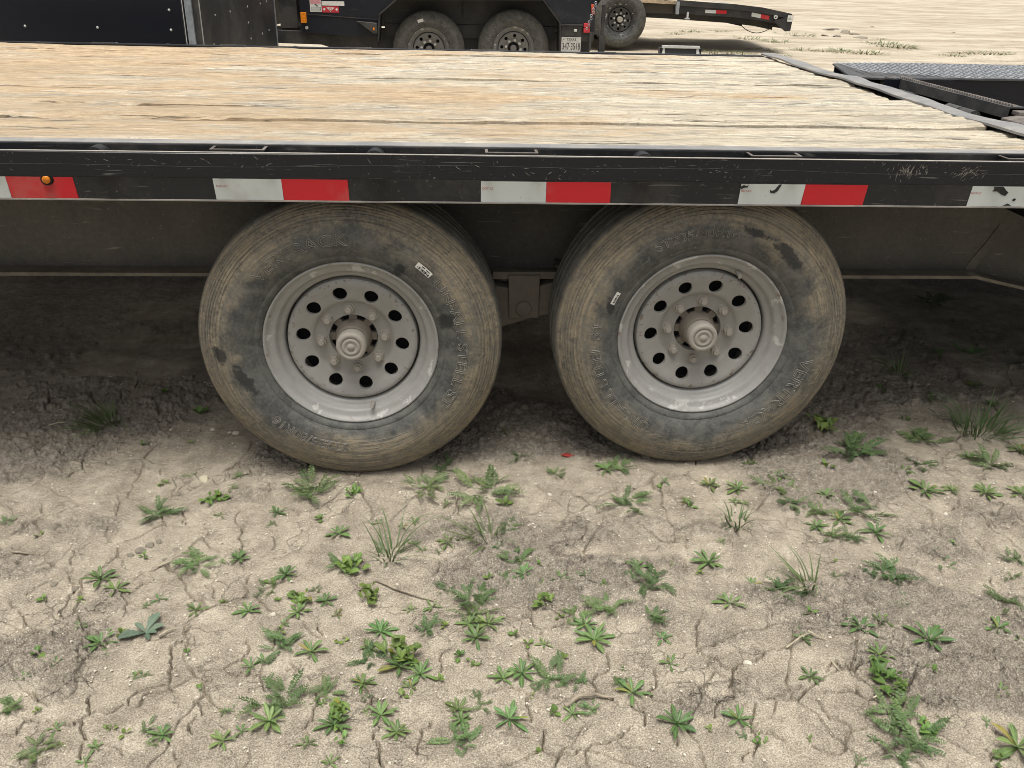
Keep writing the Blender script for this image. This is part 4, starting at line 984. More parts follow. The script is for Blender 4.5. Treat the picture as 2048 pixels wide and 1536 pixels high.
# body side in front of and behind the wheels, box wall above
part('body_panel', MB().prism([(-1.395, 0.565), (-0.57, 0.515), (-0.555, 0.762), (-0.37, 0.91), (-0.37, 1.55), (-1.395, 1.55)], YD - 0.02, YD + 0.02), M['bg_black'], du, False, 0.004)
part('body_panel', MB().prism([(1.372, 0.60), (1.745, 0.63), (1.745, 1.60), (1.165, 1.60), (1.165, 0.945), (1.365, 0.716)], YD - 0.02, YD + 0.02), M['bg_black'], du, False, 0.004)
part('body_box', MB().box(-1.39, 1.74, YD + 0.28, 10.05, 0.62, 1.6), M['bg_frame'], du)
part('upper_wall', MB().box(-0.37, 1.165, YD - 0.01, YD + 0.27, 0.935, 1.6), M['bg_black'], du)
part('body_seam', MB().prism([(-1.39, 0.752), (-0.565, 0.708), (-0.565, 0.700), (-1.39, 0.744)], YD - 0.026, YD - 0.019), M['bg_frame'], du)
# fender edge: bent flat strip
fe = [(-0.578, 0.49), (-0.552, 0.757), (-0.377, 0.900), (1.168, 0.930), (1.357, 0.712), (1.372, 0.415)]
for (xa, za), (xb, zb) in zip(fe, fe[1:]):
    d = Vector((xb - xa, 0, zb - za)).normalized(); nn = Vector((-d.z, 0, d.x)) * 0.014
    part('fender_edge', MB().add([(xa, YD - 0.06, za), (xb, YD - 0.06, zb), (xb, YD + 0.25, zb), (xa, YD + 0.25, za),
        (xa + nn.x, YD - 0.06, za + nn.z), (xb + nn.x, YD - 0.06, zb + nn.z), (xb + nn.x, YD + 0.25, zb + nn.z), (xa + nn.x, YD + 0.25, za + nn.z)],
        [(3, 2, 1, 0), (4, 5, 6, 7), (0, 1, 5, 4), (1, 2, 6, 5), (2, 3, 7, 6), (3, 0, 4, 7)]), M['bg_frame'], du)
part('inner_wall', MB().box(-0.53, 1.35, YD + 0.255, YD + 0.275, 0.66, 0.93).box(-0.53, 1.35, YD + 0.245, YD + 0.265, 0.52, 0.655).box(0.33, 0.345, YD + 0.22, YD + 0.244, 0.72, 0.93), M['bg_frame'], du)
part('frame_rail', MB().box(-1.15, 1.75, YD + 0.30, YD + 0.38, 0.345, 0.60).box(-2.6, -1.151, YD + 0.30, YD + 0.38, 0.47, 0.60), M['bg_frame'], du)
part('tongue', MB().prism([(-2.6, 0.60), (-1.4, 0.57), (-0.60, 0.515), (-0.60, 0.40), (-0.80, 0.36), (-1.0, 0.38), (-1.2, 0.44), (-2.6, 0.46)], YD + 0.05, YD + 0.13), M['bg_frame'], du, False, 0.003)
part('tongue_box', MB().box(-1.66, -1.47, YD + 0.25, YD + 0.9, 0.585, 1.25).box(-2.3, -1.75, YD + 0.5, YD + 0.9, 0.60, 1.1), M['bg_frame'], du, False, 0.004)
part('step_bracket', MB().prism([(-0.80, 0.690), (-0.59, 0.672), (-0.585, 0.575), (-0.62, 0.57)], YD - 0.10, YD - 0.022), M['bg_frame'], du, False, 0.003)
part('step_lamp', MB().box(-0.628, -0.612, YD - 0.108, YD - 0.1005, 0.605, 0.632), M['amber'], du)
part('side_marker_lamp', MB().box(-1.388, -1.328, YD - 0.045, YD - 0.0205, 0.657, 0.762), M['amber'], du, False, 0.004)
part('side_bolt', MB().lathe([(0, -0.03), (0.016, -0.03), (0.018, -0.021)], 14, -1.335, YD, 0.612), M['trim_white'], du, True)
yl = YD - 0.0205
def decal(name, x0, x1, z0, z1, mat, par, lay=0):
    return part(name, MB().box(x0, x1, yl - 0.0018 - 0.0012 * lay, yl - 0.0008 - 0.0012 * lay, z0, z1), M[mat], par)
d1 = decal('warning_decal', -1.285, -1.165, 0.768, 0.905, 'label_white', du)
decal('decal_print', -1.280, -1.170, 0.845, 0.900, 'label_pink', d1, 1); decal('decal_print', -1.272, -1.172, 0.776, 0.818, 'label_grey', d1, 1)
for k in range(4): decal('decal_print', -1.268, -1.178 - 0.008 * (k % 2), 0.780 + 0.009 * k, 0.784 + 0.009 * k, 'label_white', d1, 2)
part('decal_print', MB().prism([(-1.235, 0.840), (-1.205, 0.822), (-1.200, 0.828), (-1.228, 0.846)], yl - 0.0042, yl - 0.0032), M['ink'], d1)
d2 = decal('capacity_decal', -1.160, -0.925, 0.832, 0.875, 'label_white', du)
d3 = decal('warning_decal', -1.160, -0.985, 0.765, 0.825, 'label_red', du)
part('decal_print', MB().prism([(-1.115, 0.814), (-1.030, 0.814), (-1.072, 0.772)], yl - 0.0042, yl - 0.0032), M['label_white'], d3)
for xx_, rr_, mt_ in ((-1.072, 0.014, 'label_red'), (-1.072, 0.009, 'label_white'), (-1.137, 0.012, 'label_white'), (-1.008, 0.012, 'label_white')):
    part('decal_print', MB().lathe([(0, -0.0004), (rr_, -0.0004), (rr_, 0.0)], 18, xx_, yl - 0.0045 - (0.001 if rr_ == 0.009 else 0), 0.796), M[mt_], d3)
# tail bracket, plate, reflectors, jack, chain
part('tail_bracket', MB().box(1.38, 1.60, YD - 0.05, YD + 0.1, 0.575, 0.688).box(1.37, 1.61, YD - 0.07, YD + 0.1, 0.688, 0.700), M['bg_frame'], du, False, 0.003)
part('plate_lamp', MB().box(1.515, 1.548, YD - 0.075, YD - 0.051, 0.628, 0.655), M['trim_white'], du, False, 0.004)
pl = empty('licence_plate', (1.492, YD - 0.06, 0.497), du); pl.rotation_euler = (R(4), 0, 0)
link('plate_panel', MB().box(-0.106, 0.106, -0.0015, 0.0, -0.077, 0.077).mesh('plate_panel', M['plate_white'], False, 0.0004), pl)
def plate_text(s, size, cx, z, sx):
    vs_, fs, wd = text_mesh(s, size, 0, 0, sx); mb = MB().add([(a - wd / 2 + cx, -0.0026 - c, b + z) for a, b, c in vs_], fs)
    link('plate_print', mb.mesh('plate_print', M['ink'], False, 0, False), pl)
plate_text('TEXAS', 0.036, 0.0, 0.041, 1.0); plate_text('347\u00b73518', 0.098, 0.0, -0.050, 0.54); plate_text('A', 0.02, -0.085, 0.045, 1)
part('red_reflector', MB().box(1.622, 1.690, YD - 0.055, YD - 0.0215, 0.620, 0.665).box(1.622, 1.690, YD - 0.055, YD - 0.0215, 0.672, 0.715), M['label_red'], du, False, 0.003)
part('tail_stop', MB().box(1.60, 1.74, YD - 0.02, YD + 0.2, 0.53, 0.63).box(1.690, 1.715, YD - 0.05, YD - 0.02, 0.44, 0.63), M['bg_frame'], du)
part('rear_jack', MB().box(1.80, 1.865, YD - 0.04, YD + 0.03, 0.40, 0.60).box(1.815, 1.85, YD - 0.025, YD + 0.01, 0.60, 0.90).box(1.77, 1.88, YD - 0.08, YD + 0.06, 0.395, 0.415).box(1.74, 1.80, YD - 0.01, YD + 0.03, 0.60, 0.65).box(1.82, 1.85, YD - 0.02, YD + 0.02, 0.09, 0.40), M['bg_frame'], du, False, 0.004)
part('tie_strap', MB().prism([(1.688, 0.905), (1.715, 0.905), (1.735, 0.805), (1.700, 0.805)], YD - 0.06, YD - 0.052), M['orange'], du)
mb = MB()
for k in range(9):
    x = 1.735 - 0.010 * k + (0.01 if k % 2 else 0); z = 0.92 - 0.032 * k
    mb.lathe([(0.011, -0.004), (0.015, 0.0), (0.011, 0.004), (0.008, 0.0)], 10, x, YD - 0.066, z, True)
part('safety_chain', mb, M['galv'], du, True)

# ------------------------------------------------------------------ third trailer, tail to the right
th = empty('equipment_trailer', (3.2, 12.4, gz(3.2, 12.4)))
tag(th, 'grey-black gooseneck equipment trailer with sloping dovetail and white sign on tail', 'trailer')
Y3 = 11.70
bgwheel(th, (2.645, 11.72, 0.575), 'bgd', 'bghub2'); bgwheel(th, (1.70, 11.72, 0.56), 'bgd', 'bghub2')
for xx_ in (2.645, 1.70):
    w_ = empty('wheel', (xx_, 13.9, gz(xx_, 13.9) + 0.383), th); w_.rotation_euler = (0, 0, math.pi)
    link('tyre', MESH['tyrebg'], w_); link('rim', MESH['rimbgd'], w_)
    part('axle', MB().tube([(xx_, 11.8, 0.575), (xx_, 13.8, gz(xx_, 13.9) + 0.383)], 0.05, 12), M['bg_frame'], th, True)
top = [(0.6, 0.93), (3.48, 0.845), (3.95, 0.822), (4.35, 0.805), (4.75, 0.770), (5.20, 0.693)]
def strip3(name, off0, off1, y0, y1, mat, xa, xb):
    pts = [p for p in top if xa < p[0] < xb]
    def zt(x):
        for (x0, z0), (x1, z1) in zip(top, top[1:]):
            if x0 <= x <= x1: return z0 + (z1 - z0) * (x - x0) / (x1 - x0)
    pts = [(xa, zt(xa))] + pts + [(xb, zt(xb))]
    return part(name, MB().prism([(x, z + off0) for x, z in pts] + [(x, z + off1) for x, z in pts[::-1]], y0, y1), M[mat], th)
strip3('deck', 0.0, -0.05, Y3 + 0.06, Y3 + 2.4, 'wood', 0.6, 4.40)
strip3('dovetail_deck', 0.0, -0.05, Y3 + 0.06, Y3 + 2.4, 'galv', 4.402, 5.18)
strip3('side_rail', 0.012, -0.062, Y3, Y3 + 0.04, 'bg_frame', 3.47, 5.20)
strip3('side_rail', -0.062, -0.165, Y3 + 0.03, Y3 + 0.055, 'bg_frame', 3.50, 5.15)
strip3('frame_beam', -0.06, -0.26, Y3 + 0.35, Y3 + 0.42, 'bg_frame', 0.6, 5.05)
strip3('frame_beam', -0.06, -0.30, Y3 + 1.9, Y3 + 1.97, 'dark_void', 0.6, 5.05)
part('side_web', MB().prism([(0.6, 0.92), (3.05, 0.85), (3.47, 0.83), (3.47, 0.66), (0.6, 0.66)], Y3 + 0.26, Y3 + 0.30), M['frame_paint'], th)
part('rail_end_cap', MB().box(3.455, 3.50, Y3 - 0.02, Y3 + 0.05, 0.665, 0.835), M['galv'], th, False, 0.003)
part('tail_plate', MB().prism([(4.93, 0.60), (5.215, 0.688), (5.20, 0.47), (5.12, 0.465)], Y3 - 0.025, Y3 - 0.005), M['bg_frame'], th)
part('tail_beam', MB().box(5.14, 5.21, Y3 - 0.004, Y3 + 2.4, 0.49, 0.675), M['bg_frame'], th)
sg = part('tail_sign', MB().box(5.13, 5.205, Y3 - 0.034, Y3 - 0.026, 0.60, 0.685), M['label_white'], th)
for k in range(3): part('sign_print', MB().box(5.140, 5.190 - 0.008 * k, Y3 - 0.036, Y3 - 0.0345, 0.625 + 0.018 * k, 0.630 + 0.018 * k), M['label_grey'], sg)
for xa, xb, c in ((3.90, 4.06, 'white'), (4.062, 4.22, 'red')):
    part('reflective_tape', MB().prism([(xa, 0.735 - 0.02 * (xa - 3.9)), (xb, 0.735 - 0.02 * (xb - 3.9)), (xb, 0.690 - 0.02 * (xb - 3.9)), (xa, 0.690 - 0.02 * (xa - 3.9))], Y3 + 0.025, Y3 + 0.0295), M['tape_' + c], th)
for xa, xb, c in ((4.60, 4.74, 'white'), (4.742, 4.87, 'red')):
    zf = lambda x: 0.712 - 0.155 * (x - 4.6)
    part('reflective_tape', MB().prism([(xa, zf(xa)), (xb, zf(xb)), (xb, zf(xb) - 0.055), (xa, zf(xa) - 0.055)], Y3 + 0.025, Y3 + 0.0295), M['tape_' + c], th)
part('winch_eye', MB().lathe([(0.012, -0.02), (0.028, -0.02), (0.028, 0.0), (0.012, 0.0)], 16, 4.955, Y3 + 0.0, 0.655, True), M['trim_white'], th, True)
part('rail_clip', MB().box(3.625, 3.65, Y3 - 0.01, Y3 + 0.02, 0.615, 0.70).box(3.60, 3.67, Y3 - 0.012, Y3 + 0.02, 0.60, 0.618), M['trim_white'], th)
pts = [(4.52 + 0.55 * i / 12, Y3 + 0.3, 0.545 - 0.13 * math.sin(math.pi * i / 12) ** 0.8) for i in range(13)]
part('hanging_wire', MB().tube(pts, 0.006, 6), M['dark_void'], th)

# ------------------------------------------------------------------ curved black panel standing on the dirt beyond the deck
cvx, cvy = 2.74, 8.05; cz0 = gz(cvx, cvy)
cv = empty('curved_panel', (cvx, cvy, cz0)); tag(cv, 'black curved panel with pale grey edges beyond the wood deck', 'panel')
cur = [(0.0, 0.50), (0.012, 0.44), (0.03, 0.36), (0.055, 0.28), (0.10, 0.20), (0.17, 0.13), (0.27, 0.07), (0.38, 0.035), (0.50, -0.01)]
def curve_strip(x0, x1, th_, off, name, mat):
    mb = MB(); vs_ = []
    for d, z in cur:
        zz = cz0 + z * 0.98 - 0.09 + 0.0; yq = cvy + 0.12 - d + off
        for x in (x0, x1):
            sx = cvx + x + 0.16 * d
            vs_ += [(sx, yq, zz), (sx, yq + th_, zz - th_ * 0.5)]
    fs = []
    for i in range(len(cur) - 1):
        b = 4 * i; c = b + 4; fs += [(b, b + 2, c + 2, c), (b + 1, c + 1, c + 3, b + 3), (b, c, c + 1, b + 1), (b + 2, b + 3, c + 3, c + 2)]
    n4 = 4 * (len(cur) - 1); fs += [(0, 1, 3, 2), (n4, n4 + 2, n4 + 3, n4 + 1)]
    mb.add(vs_, fs); return part(name, mb, M[mat], cv, True)
curve_strip(-0.19, 0.165, 0.012, 0.0, 'panel_sheet', 'box_black_lit'); curve_strip(-0.222, -0.190, 0.03, -0.012, 'edge_rail', 'trim_white'); curve_strip(0.165, 0.200, 0.03, -0.012, 'edge_rail', 'trim_white')
part('top_rail', MB().box(cvx - 0.222, cvx + 0.20, cvy + 0.095, cvy + 0.14, cz0 + 0.398, cz0 + 0.425), M['trim_white'], cv, False, 0.003)
part('back_brace', MB().box(cvx - 0.245, cvx - 0.215, cvy + 0.10, cvy + 0.19, cz0 - 0.02, cz0 + 0.40).box(cvx + 0.195, cvx + 0.222, cvy + 0.10, cvy + 0.19, cz0 - 0.02, cz0 + 0.40), M['box_black'], cv)

# ------------------------------------------------------------------ weeds
def leaf_mesh(name, mat, wmax, peak, lift, droop, fold, serr=0.0, n=7, pet=0.0):
    vs_ = []; fs = []
    for i in range(n + 1):
        t = i / n
        if t < pet: wv = 0.035
        else:
            u = (t - pet) / (1 - pet)
            wv = wmax * (u / peak) ** 0.8 if u < peak else wmax * max(0.0, 1 - ((u - peak) / (1 - peak)) ** 2.0) ** 0.8
            wv = max(wv, 0.03 if t < 0.5 else 0.004)
            if serr: wv *= 1 + serr * (1 if i % 2 else -1)
        z = lift * math.sin(math.pi * 0.62 * t) - droop * t * t
        vs_ += [(t, -wv, z + fold * wv), (t, 0, z), (t, wv, z + fold * wv)]
    for i in range(n):
        b = 3 * i; fs += [(b, b + 3, b + 4, b + 1), (b + 1, b + 4, b + 5, b + 2)]
    mb = MB().add(vs_, fs); return mb.mesh(name, mat, 'all', 0, False)
LEAF = [leaf_mesh('leaf', M['leaf'], wq, pk, lf, dr, 0.5) for wq, pk, lf, dr in ((0.098, 0.60, 0.08, 0.10), (0.118, 0.64, 0.10, 0.16), (0.085, 0.54, 0.06, 0.03))]
LEAFF = [leaf_mesh('leaf', M['leaf_fresh'], wq, pk, lf, dr, 0.4, 0.06, 8, 0.16) for wq, pk, lf, dr in ((0.24, 0.45, 0.16, 0.12), (0.28, 0.5, 0.12, 0.2), (0.20, 0.45, 0.2, 0.08))]
LEAFB = [leaf_mesh('leaf', M['leaf_blue'], wq, 0.55, 0.10, dr, 0.45, 0.10, 12, 0.05) for wq, dr in ((0.20, 0.14), (0.24, 0.05))]
def frond_mesh(seed):
    rr = random.Random(seed); vs_ = []; fs = []
    bend = rr.uniform(-0.25, 0.25)
    def pt(t): return Vector((t, bend * t * t, 0.16 * math.sin(math.pi * 0.6 * t) - 0.14 * t * t))
    n = 9
    for i in range(n):
        a, b = pt(i / n), pt((i + 1) / n); o = len(vs_); h = 0.008
        vs_ += [(a.x, a.y - h, a.z), (a.x, a.y + h, a.z), (b.x, b.y + h, b.z), (b.x, b.y - h, b.z)]; fs.append((o, o + 1, o + 2, o + 3))
    for i in range(11):
        t = 0.16 + 0.80 * i / 10; p_ = pt(t); L = 0.155 * math.sin(math.pi * (0.22 + 0.66 * i / 10)) + 0.02
        for s in (-1, 1):
            a = s * rr.uniform(0.95, 1.35); d = Vector((math.cos(a), math.sin(a), 0)); q = Vector((-d.y, d.x, 0)) * L * 0.27
            up = Vector((0, 0, rr.uniform(-0.03, 0.05))); o = len(vs_)
            vs_ += [tuple(p_), tuple(p_ + d * L * 0.5 + q + up), tuple(p_ + d * L + up), tuple(p_ + d * L * 0.5 - q + up), tuple(p_ + d * L * 0.55 + up * 0.6 - Vector((0, 0, 0.012)))]
            fs += [(o, o + 4, o + 1), (o + 1, o + 4, o + 2), (o + 2, o + 4, o + 3), (o + 3, o + 4, o)]
    return MB().add(vs_, fs).mesh('frond', M['leaf_fern'], False, 0, False)
FROND = [frond_mesh(s) for s in range(5)]

# photograph positions: kind, px, py, width in px   (R rosette, F feathery, B broad leaf, G grass, S sprout, T thistle)
WEEDS = '''R 202 1160 67;R 232 1181 55;R 319 1200 34;R 392 1222 42;R 497 1224 48;B 446 1206 24;R 161 1254 35;T 292 1268 84;R 202 1290 65;S 77 1309 34;R 114 1329 38;R 52 1357 38;F 22 1417 60;F 79 1504 75;R 112 1459 34;B 221 1460 34;S 251 1470 28;F 296 1462 45;R 326 1472 52;R 191 1496 34;R 172 1526 36;R 446 1483 52;R 484 1464 38;F 551 1400 110;R 540 1444 80;R 615 1489 42;B 680 1430 72;R 668 1452 66;B 684 1485 50;R 622 1305 64;F 562 1290 80;R 502 1335 45;R 527 1324 38;B 682 1286 40;F 652 1387 60;S 403 1380 26;R 448 1425 22;R 270 1352 24;S 375 1307 20;B 600 1204 62;R 596 1226 50;R 652 1204 45;R 675 1230 28;R 572 1151 52;F 540 1179 45;F 390 1129 90;R 478 1119 44;F 322 1027 80;B 431 1003 50;S 79 1074 26;F 17 1044 34;R 441 1033 24;R 555 1027 36;F 622 980 95;B 706 988 46;R 679 1069 50;F 690 1135 70;S 289 1115 22;B 326 971 30;S 163 1204 24;S 88 1202 24;R 568 1249 26;F 852 979 85;R 894 1011 30;F 965 982 110;S 1010 1012 36;F 1257 1009 95;R 1374 1005 30;R 757 1048 28;R 828 1044 32;G 781 1112 140;B 702 1140 78;G 976 1080 110;R 897 1086 46;F 1017 1057 60;R 845 1102 25;F 1036 1117 60;R 1049 1151 55;F 1006 1162 45;F 894 1181 45;R 946 1166 28;R 1122 1157 36;R 1171 1153 36;S 1207 1172 22;R 1272 1138 50;F 1302 1170 90;B 740 1196 75;F 954 1195 80;R 864 1215 40;R 822 1221 28;B 1087 1206 55;F 950 1226 80;F 1149 1230 60;F 1212 1215 80;F 1314 1237 70;R 976 1249 60;R 939 1249 50;R 952 1277 65;R 762 1266 64;F 852 1260 55;R 1171 1251 50;R 1188 1282 78;R 1325 1279 42;R 740 1299 45;B 804 1312 100;R 800 1335 70;F 736 1320 60;R 841 1350 60;R 822 1376 40;R 725 1369 50;R 1340 1329 45;B 948 1329 36;R 1089 1290 35;S 1055 1290 26;S 1126 1318 25;R 1006 1359 55;R 1044 1348 65;F 1100 1361 90;F 1164 1365 50;F 1239 1365 55;R 1265 1387 70;F 969 1410 45;R 916 1421 55;R 922 1442 50;R 1019 1440 75;F 924 1481 85;R 762 1432 65;R 794 1466 52;R 1145 1429 45;F 1179 1417 50;R 1353 1449 75;S 1077 1507 22;R 660 1527 40;R 1419 971 45;R 1475 979 52;F 1558 979 80;F 1580 1009 60;R 1468 1005 30;R 1372 1007 28;R 1652 994 45;R 1850 984 65;R 1903 982 34;R 1970 988 55;R 2040 990 50;G 1472 1048 130;F 1640 1026 60;F 1727 1020 85;R 1678 1041 50;R 1633 1054 45;R 1751 1067 55;F 1667 1076 50;F 1704 1076 50;R 1442 1084 24;S 1905 1091 20;S 1667 1125 18;R 1417 1127 66;G 1610 1175 110;F 1573 1185 75;R 1505 1170 36;F 1772 1151 95;F 1892 1132 45;F 2030 1121 55;F 2023 1157 40;R 1804 1196 28;R 1460 1209 60;F 2015 1211 75;R 1719 1256 66;R 1760 1245 50;R 1607 1279 40;R 1858 1282 82;R 1995 1258 58;R 2040 1282 35;R 1757 1312 62;B 1768 1357 95;B 1800 1378 50;R 1620 1355 48;S 1865 1344 30;R 2000 1382 40;R 1477 1440 62;B 1517 1487 45;S 1419 1460 20;F 1790 1440 120;F 1828 1481 110;B 1854 1465 60;F 1798 1519 70;R 2034 1497 105;B 1993 1522 50;S 1618 1479 20;B 1643 857 75;F 1716 906 120;R 1711 878 45;F 1846 880 80;R 1836 872 46;G 1958 862 150;R 1987 815 40;F 1865 800 40;G 1800 748 80;R 1760 779 35;F 1945 708 70;F 1878 708 45;B 1812 841 28;R 1935 917 40;F 1982 930 70;R 1807 945 40;F 1833 932 55;R 1948 773 36;F 1867 607 70;S 1651 938 40;R 2040 904 50;F 1240 936 60;F 1013 867 35;F 1042 918 40;R 1213 940 45;F 1111 950 40;G 216 850 110;B 288 890 30;R 383 887 20;S 401 830 35;S 330 788 24;F 380 953 25;R 330 968 24;R 479 953 30;S 763 934 25;F 885 940 55;R 1560 955 40;R 1330 965 30;S 640 1040 22;R 1500 930 34'''
GRASSP = {781: (95, 0.1, 0.02), 976: (70, -0.25, 0.05), 1472: (55, -0.1, -0.05), 1610: (75, -0.75, 0.1), 1958: (75, 0.1, 0.0), 1800: (60, -0.1, 0.0), 216: (70, -0.55, -0.3)}
def region(x, y):
    if y > 0.12:
        return "in shade ahead of the forward wheel" if x < -0.38 else "in shade between the wheels" if x < 0.53 else "in shade behind the rear wheel"
    if y > -0.22:
        return ("ahead of the forward wheel" if x < -0.30 else "close beside the forward wheel" if x < 0.34 else "close beside the wheel gap" if x < 0.62
                else "close beside the rear wheel" if x < 1.22 else "just behind the rear wheel")
    k = "a step out from the " if y > -0.52 else "far out from the "
    return k + ("forward wheel" if x < 0.38 else "wheel gap" if x < 0.58 else "rear wheel" if x < 1.1 else "trailer tail")
KN = {'R': ('rosette_weed', 'rosette weed', 'rosette weeds'), 'F': ('feathery_weed', 'feathery weed', 'feathery weeds'),
      'B': ('broadleaf_weed', 'broad-leaved weed', 'broad-leaved weeds'), 'G': ('grass_tuft', 'tuft of thin grass blades', 'grass tufts'), 'S': ('seedling', 'tiny seedling', 'seedlings'), 'T': ('thistle', 'blue-grey thistle with wide flat leaves', 'thistles')}
def grass_mesh(L, n, lean, spread, rr, wk=1.0):
    mb = MB()
    for i in range(n):
        a = rr.uniform(0, 2 * math.pi); h = L * (0.35 + 0.85 * rr.random() ** 1.3); r0 = 0.010 * rr.random() ** 0.5 * (1 + spread * 5)
        bx, by = r0 * math.cos(a), r0 * math.sin(a); a += rr.uniform(-0.5, 0.5)
        out = rr.uniform(0.25, 1.15); dx = math.cos(a) * out + lean[0]; dy = math.sin(a) * out + lean[1]
        vs_ = []; wv = rr.uniform(0.0011, 0.0021) * wk; q = math.hypot(dx, dy) + 1e-6; nx_, ny_ = -dy / q, dx / q; nz = rr.uniform(-0.5, 0.5)
        th0 = rr.uniform(0.55, 1.38); th1 = rr.uniform(-0.6, 0.7) if out > 0.45 else rr.uniform(0.3, 1.2)
        p_ = Vector((bx, by, -0.004)); K = 7
        for k in range(K + 1):
            t = k / K; th = th0 + (th1 - th0) * t ** 0.9
            ww = wv * (1 - t ** 2.2) + 0.0002
            vs_ += [(p_.x - nx_ * ww, p_.y - ny_ * ww, p_.z - nz * ww), (p_.x + nx_ * ww, p_.y + ny_ * ww, p_.z + nz * ww)]
            st = h / K; p_ = p_ + Vector((dx / q * math.cos(th) * st * min(1.3, 0.4 + q * 0.7), dy / q * math.cos(th) * st * min(1.3, 0.4 + q * 0.7), math.sin(th) * st))
            p_.z = max(p_.z, 0.001)
        mb.add(vs_, [(2 * k, 2 * k + 1, 2 * k + 3, 2 * k + 2) for k in range(K)])
    return mb.mesh('grass_blades', M['grass'], 'all', 0, False)
SHORT = {'R': 'a rosette', 'F': 'a feathery weed', 'B': 'a broad-leaved weed', 'G': 'a grass tuft', 'S': 'a seedling', 'T': 'the thistle'}
WPOS = [(e.split()[0], int(e.split()[1]), int(e.split()[2])) for e in WEEDS.split(';')]
WXY = np.array([onZ(x, y, 0.0)[:2] for _, x, y in WPOS])
def neighbour(kind, px, py):
    d = np.hypot(*(WXY - onZ(px, py, 0.0)[:2]).T); ks = []
    for i in np.argsort(d)[1:]:
        if d[i] > 0.085: break
        k = WPOS[i][0]
        if k != kind and k not in ks: ks.append(k)
    if ks: return ' next to ' + SHORT[ks[0]]
    return ' in a pair' if np.sum(d < 0.07) == 2 else ' in a cluster' if np.sum(d < 0.085) > 2 else ', alone,'
weed_n = {}
def weed(kind, px, py, wpx, rr):
    g = onG(px, py); x, y = float(g[0]), float(g[1]); z = gz(x, y)
    dist = float((np.array([x, y, z]) - CAM) @ C_F); size = wpx * dist / FPX * (1.10 if kind in 'RFBS' else 1.0)      # width in metres
    name, look, grp = KN[kind]
    o = empty(name, (x, y, z - 0.001)); o.rotation_euler = (0, 0, 0)
    sw = 'large ' if size > 0.075 else 'small ' if size < 0.043 else 'mid-sized '
    if kind in 'ST': sw = ''
    reg = region(x, y)
    lab = f'{sw}{look}{neighbour(kind, px, py)} {reg}'
    if kind == 'T': lab = 'blue-grey thistle with wide flat leaves on dirt far out from the forward wheel'
    if kind == 'G':
        sp = GRASSP[px]; lab = {781: 'tall wispy grass tuft beside a broad-leaved weed, out from the forward wheel', 976: 'wispy grass tuft with long blades leaning left, out from the wheel gap', 1472: 'low spreading grass tuft on dirt out from the rear wheel', 1610: 'grass tuft bent over sideways by wind, far out from the rear wheel', 1958: 'dense dark green grass tuft behind the rear wheel', 1800: 'shaded grass tuft under the deck behind the rear wheel', 216: 'swept-over grass clump in the shade ahead of the forward wheel'}[px]
        n = 34 if px not in (1958, 216) else 120
        tag_stuff = link('grass_blades', grass_mesh(sp[0] * dist / FPX * 1.22, n, (sp[1], sp[2]), 0.30 * size / 0.12 * (2.0 if px == 1958 else 1), rr), o)
        tag_stuff['kind'] = 'stuff'
    elif kind == 'T':
        for a, s, tl in ((205, 1.0, 4), (70, 0.95, 18), (25, 0.7, 8), (150, 0.6, 30), (300, 0.55, 10), (250, 0.45, 35), (345, 0.5, 12)):
            link('leaf', LEAFB[int(a) % 2], o, (0, 0, 0.004), (0, -R(tl), R(a)), size * 0.62 * s)
    elif kind == 'F':
        n = rr.randint(13, 18) if size > 0.06 else rr.randint(7, 9); a0 = rr.uniform(0, 360)
        for k in range(n):
            s = size * rr.uniform(0.26, 0.60); link('frond', rr.choice(FROND), o, (rr.uniform(-.20, .20) * size, rr.uniform(-.20, .20) * size, 0.002), (R(rr.uniform(-20, 20)), -R(rr.uniform(3, 26)), R(a0 + 360 * k / n + rr.uniform(-16, 16))), s)
    else:
        pool = LEAF if kind == 'R' else LEAFF
        if kind == 'R': n = rr.randint(11, 15) if size > 0.05 else rr.randint(7, 9)
        elif kind == 'B': n = rr.randint(18, 26) if size > 0.05 else rr.randint(8, 10)
        else: n = rr.randint(3, 5)
        a0 = rr.uniform(0, 360); off = 0.0 if kind != 'B' else 0.34 * size
        for k in range(n):
            f_ = k / max(1, n - 1)
            s = size * (0.58 - 0.26 * f_ * (1 if n > 5 else 0.4)) * rr.uniform(0.85, 1.12) * (0.60 if kind == 'B' else 1)
            tl = (6 + 42 * f_ ** 1.4 if kind == 'R' else 15 + 45 * f_) + rr.uniform(-5, 7)
            aa = a0 + 137.5 * k + rr.uniform(-12, 12)
            link('leaf', rr.choice(pool), o, (off * math.cos(R(aa * 1.7)) * rr.random(), off * math.sin(R(aa * 1.7)) * rr.random(), 0.0015 + 0.002 * f_ + (0.12 * size * f_ if kind == 'B' else 0)), (R(rr.uniform(-14, 14)), -R(tl), R(aa)), (s, s * rr.uniform(0.85, 1.15) * 1.15, s))
    tag(o, lab, 'grass' if kind == 'G' else 'thistle' if kind == 'T' else 'weed', f'{grp} {reg}' if kind not in 'GT' else None)
    b_ = rr.uniform(0.78, 1.18); yl_ = rr.uniform(0.80, 1.06)
    for ch in o.children:
        f_ = b_ * rr.uniform(0.85, 1.12); q_ = (1.9, 1.15, 0.9) if rr.random() < 0.02 and kind in 'RB' else (1, 1, 1)
        ch.color = (f_ * yl_ * q_[0], f_ * q_[1], f_ * 0.95 * q_[2], 1)
r7 = random.Random(99); extra = []
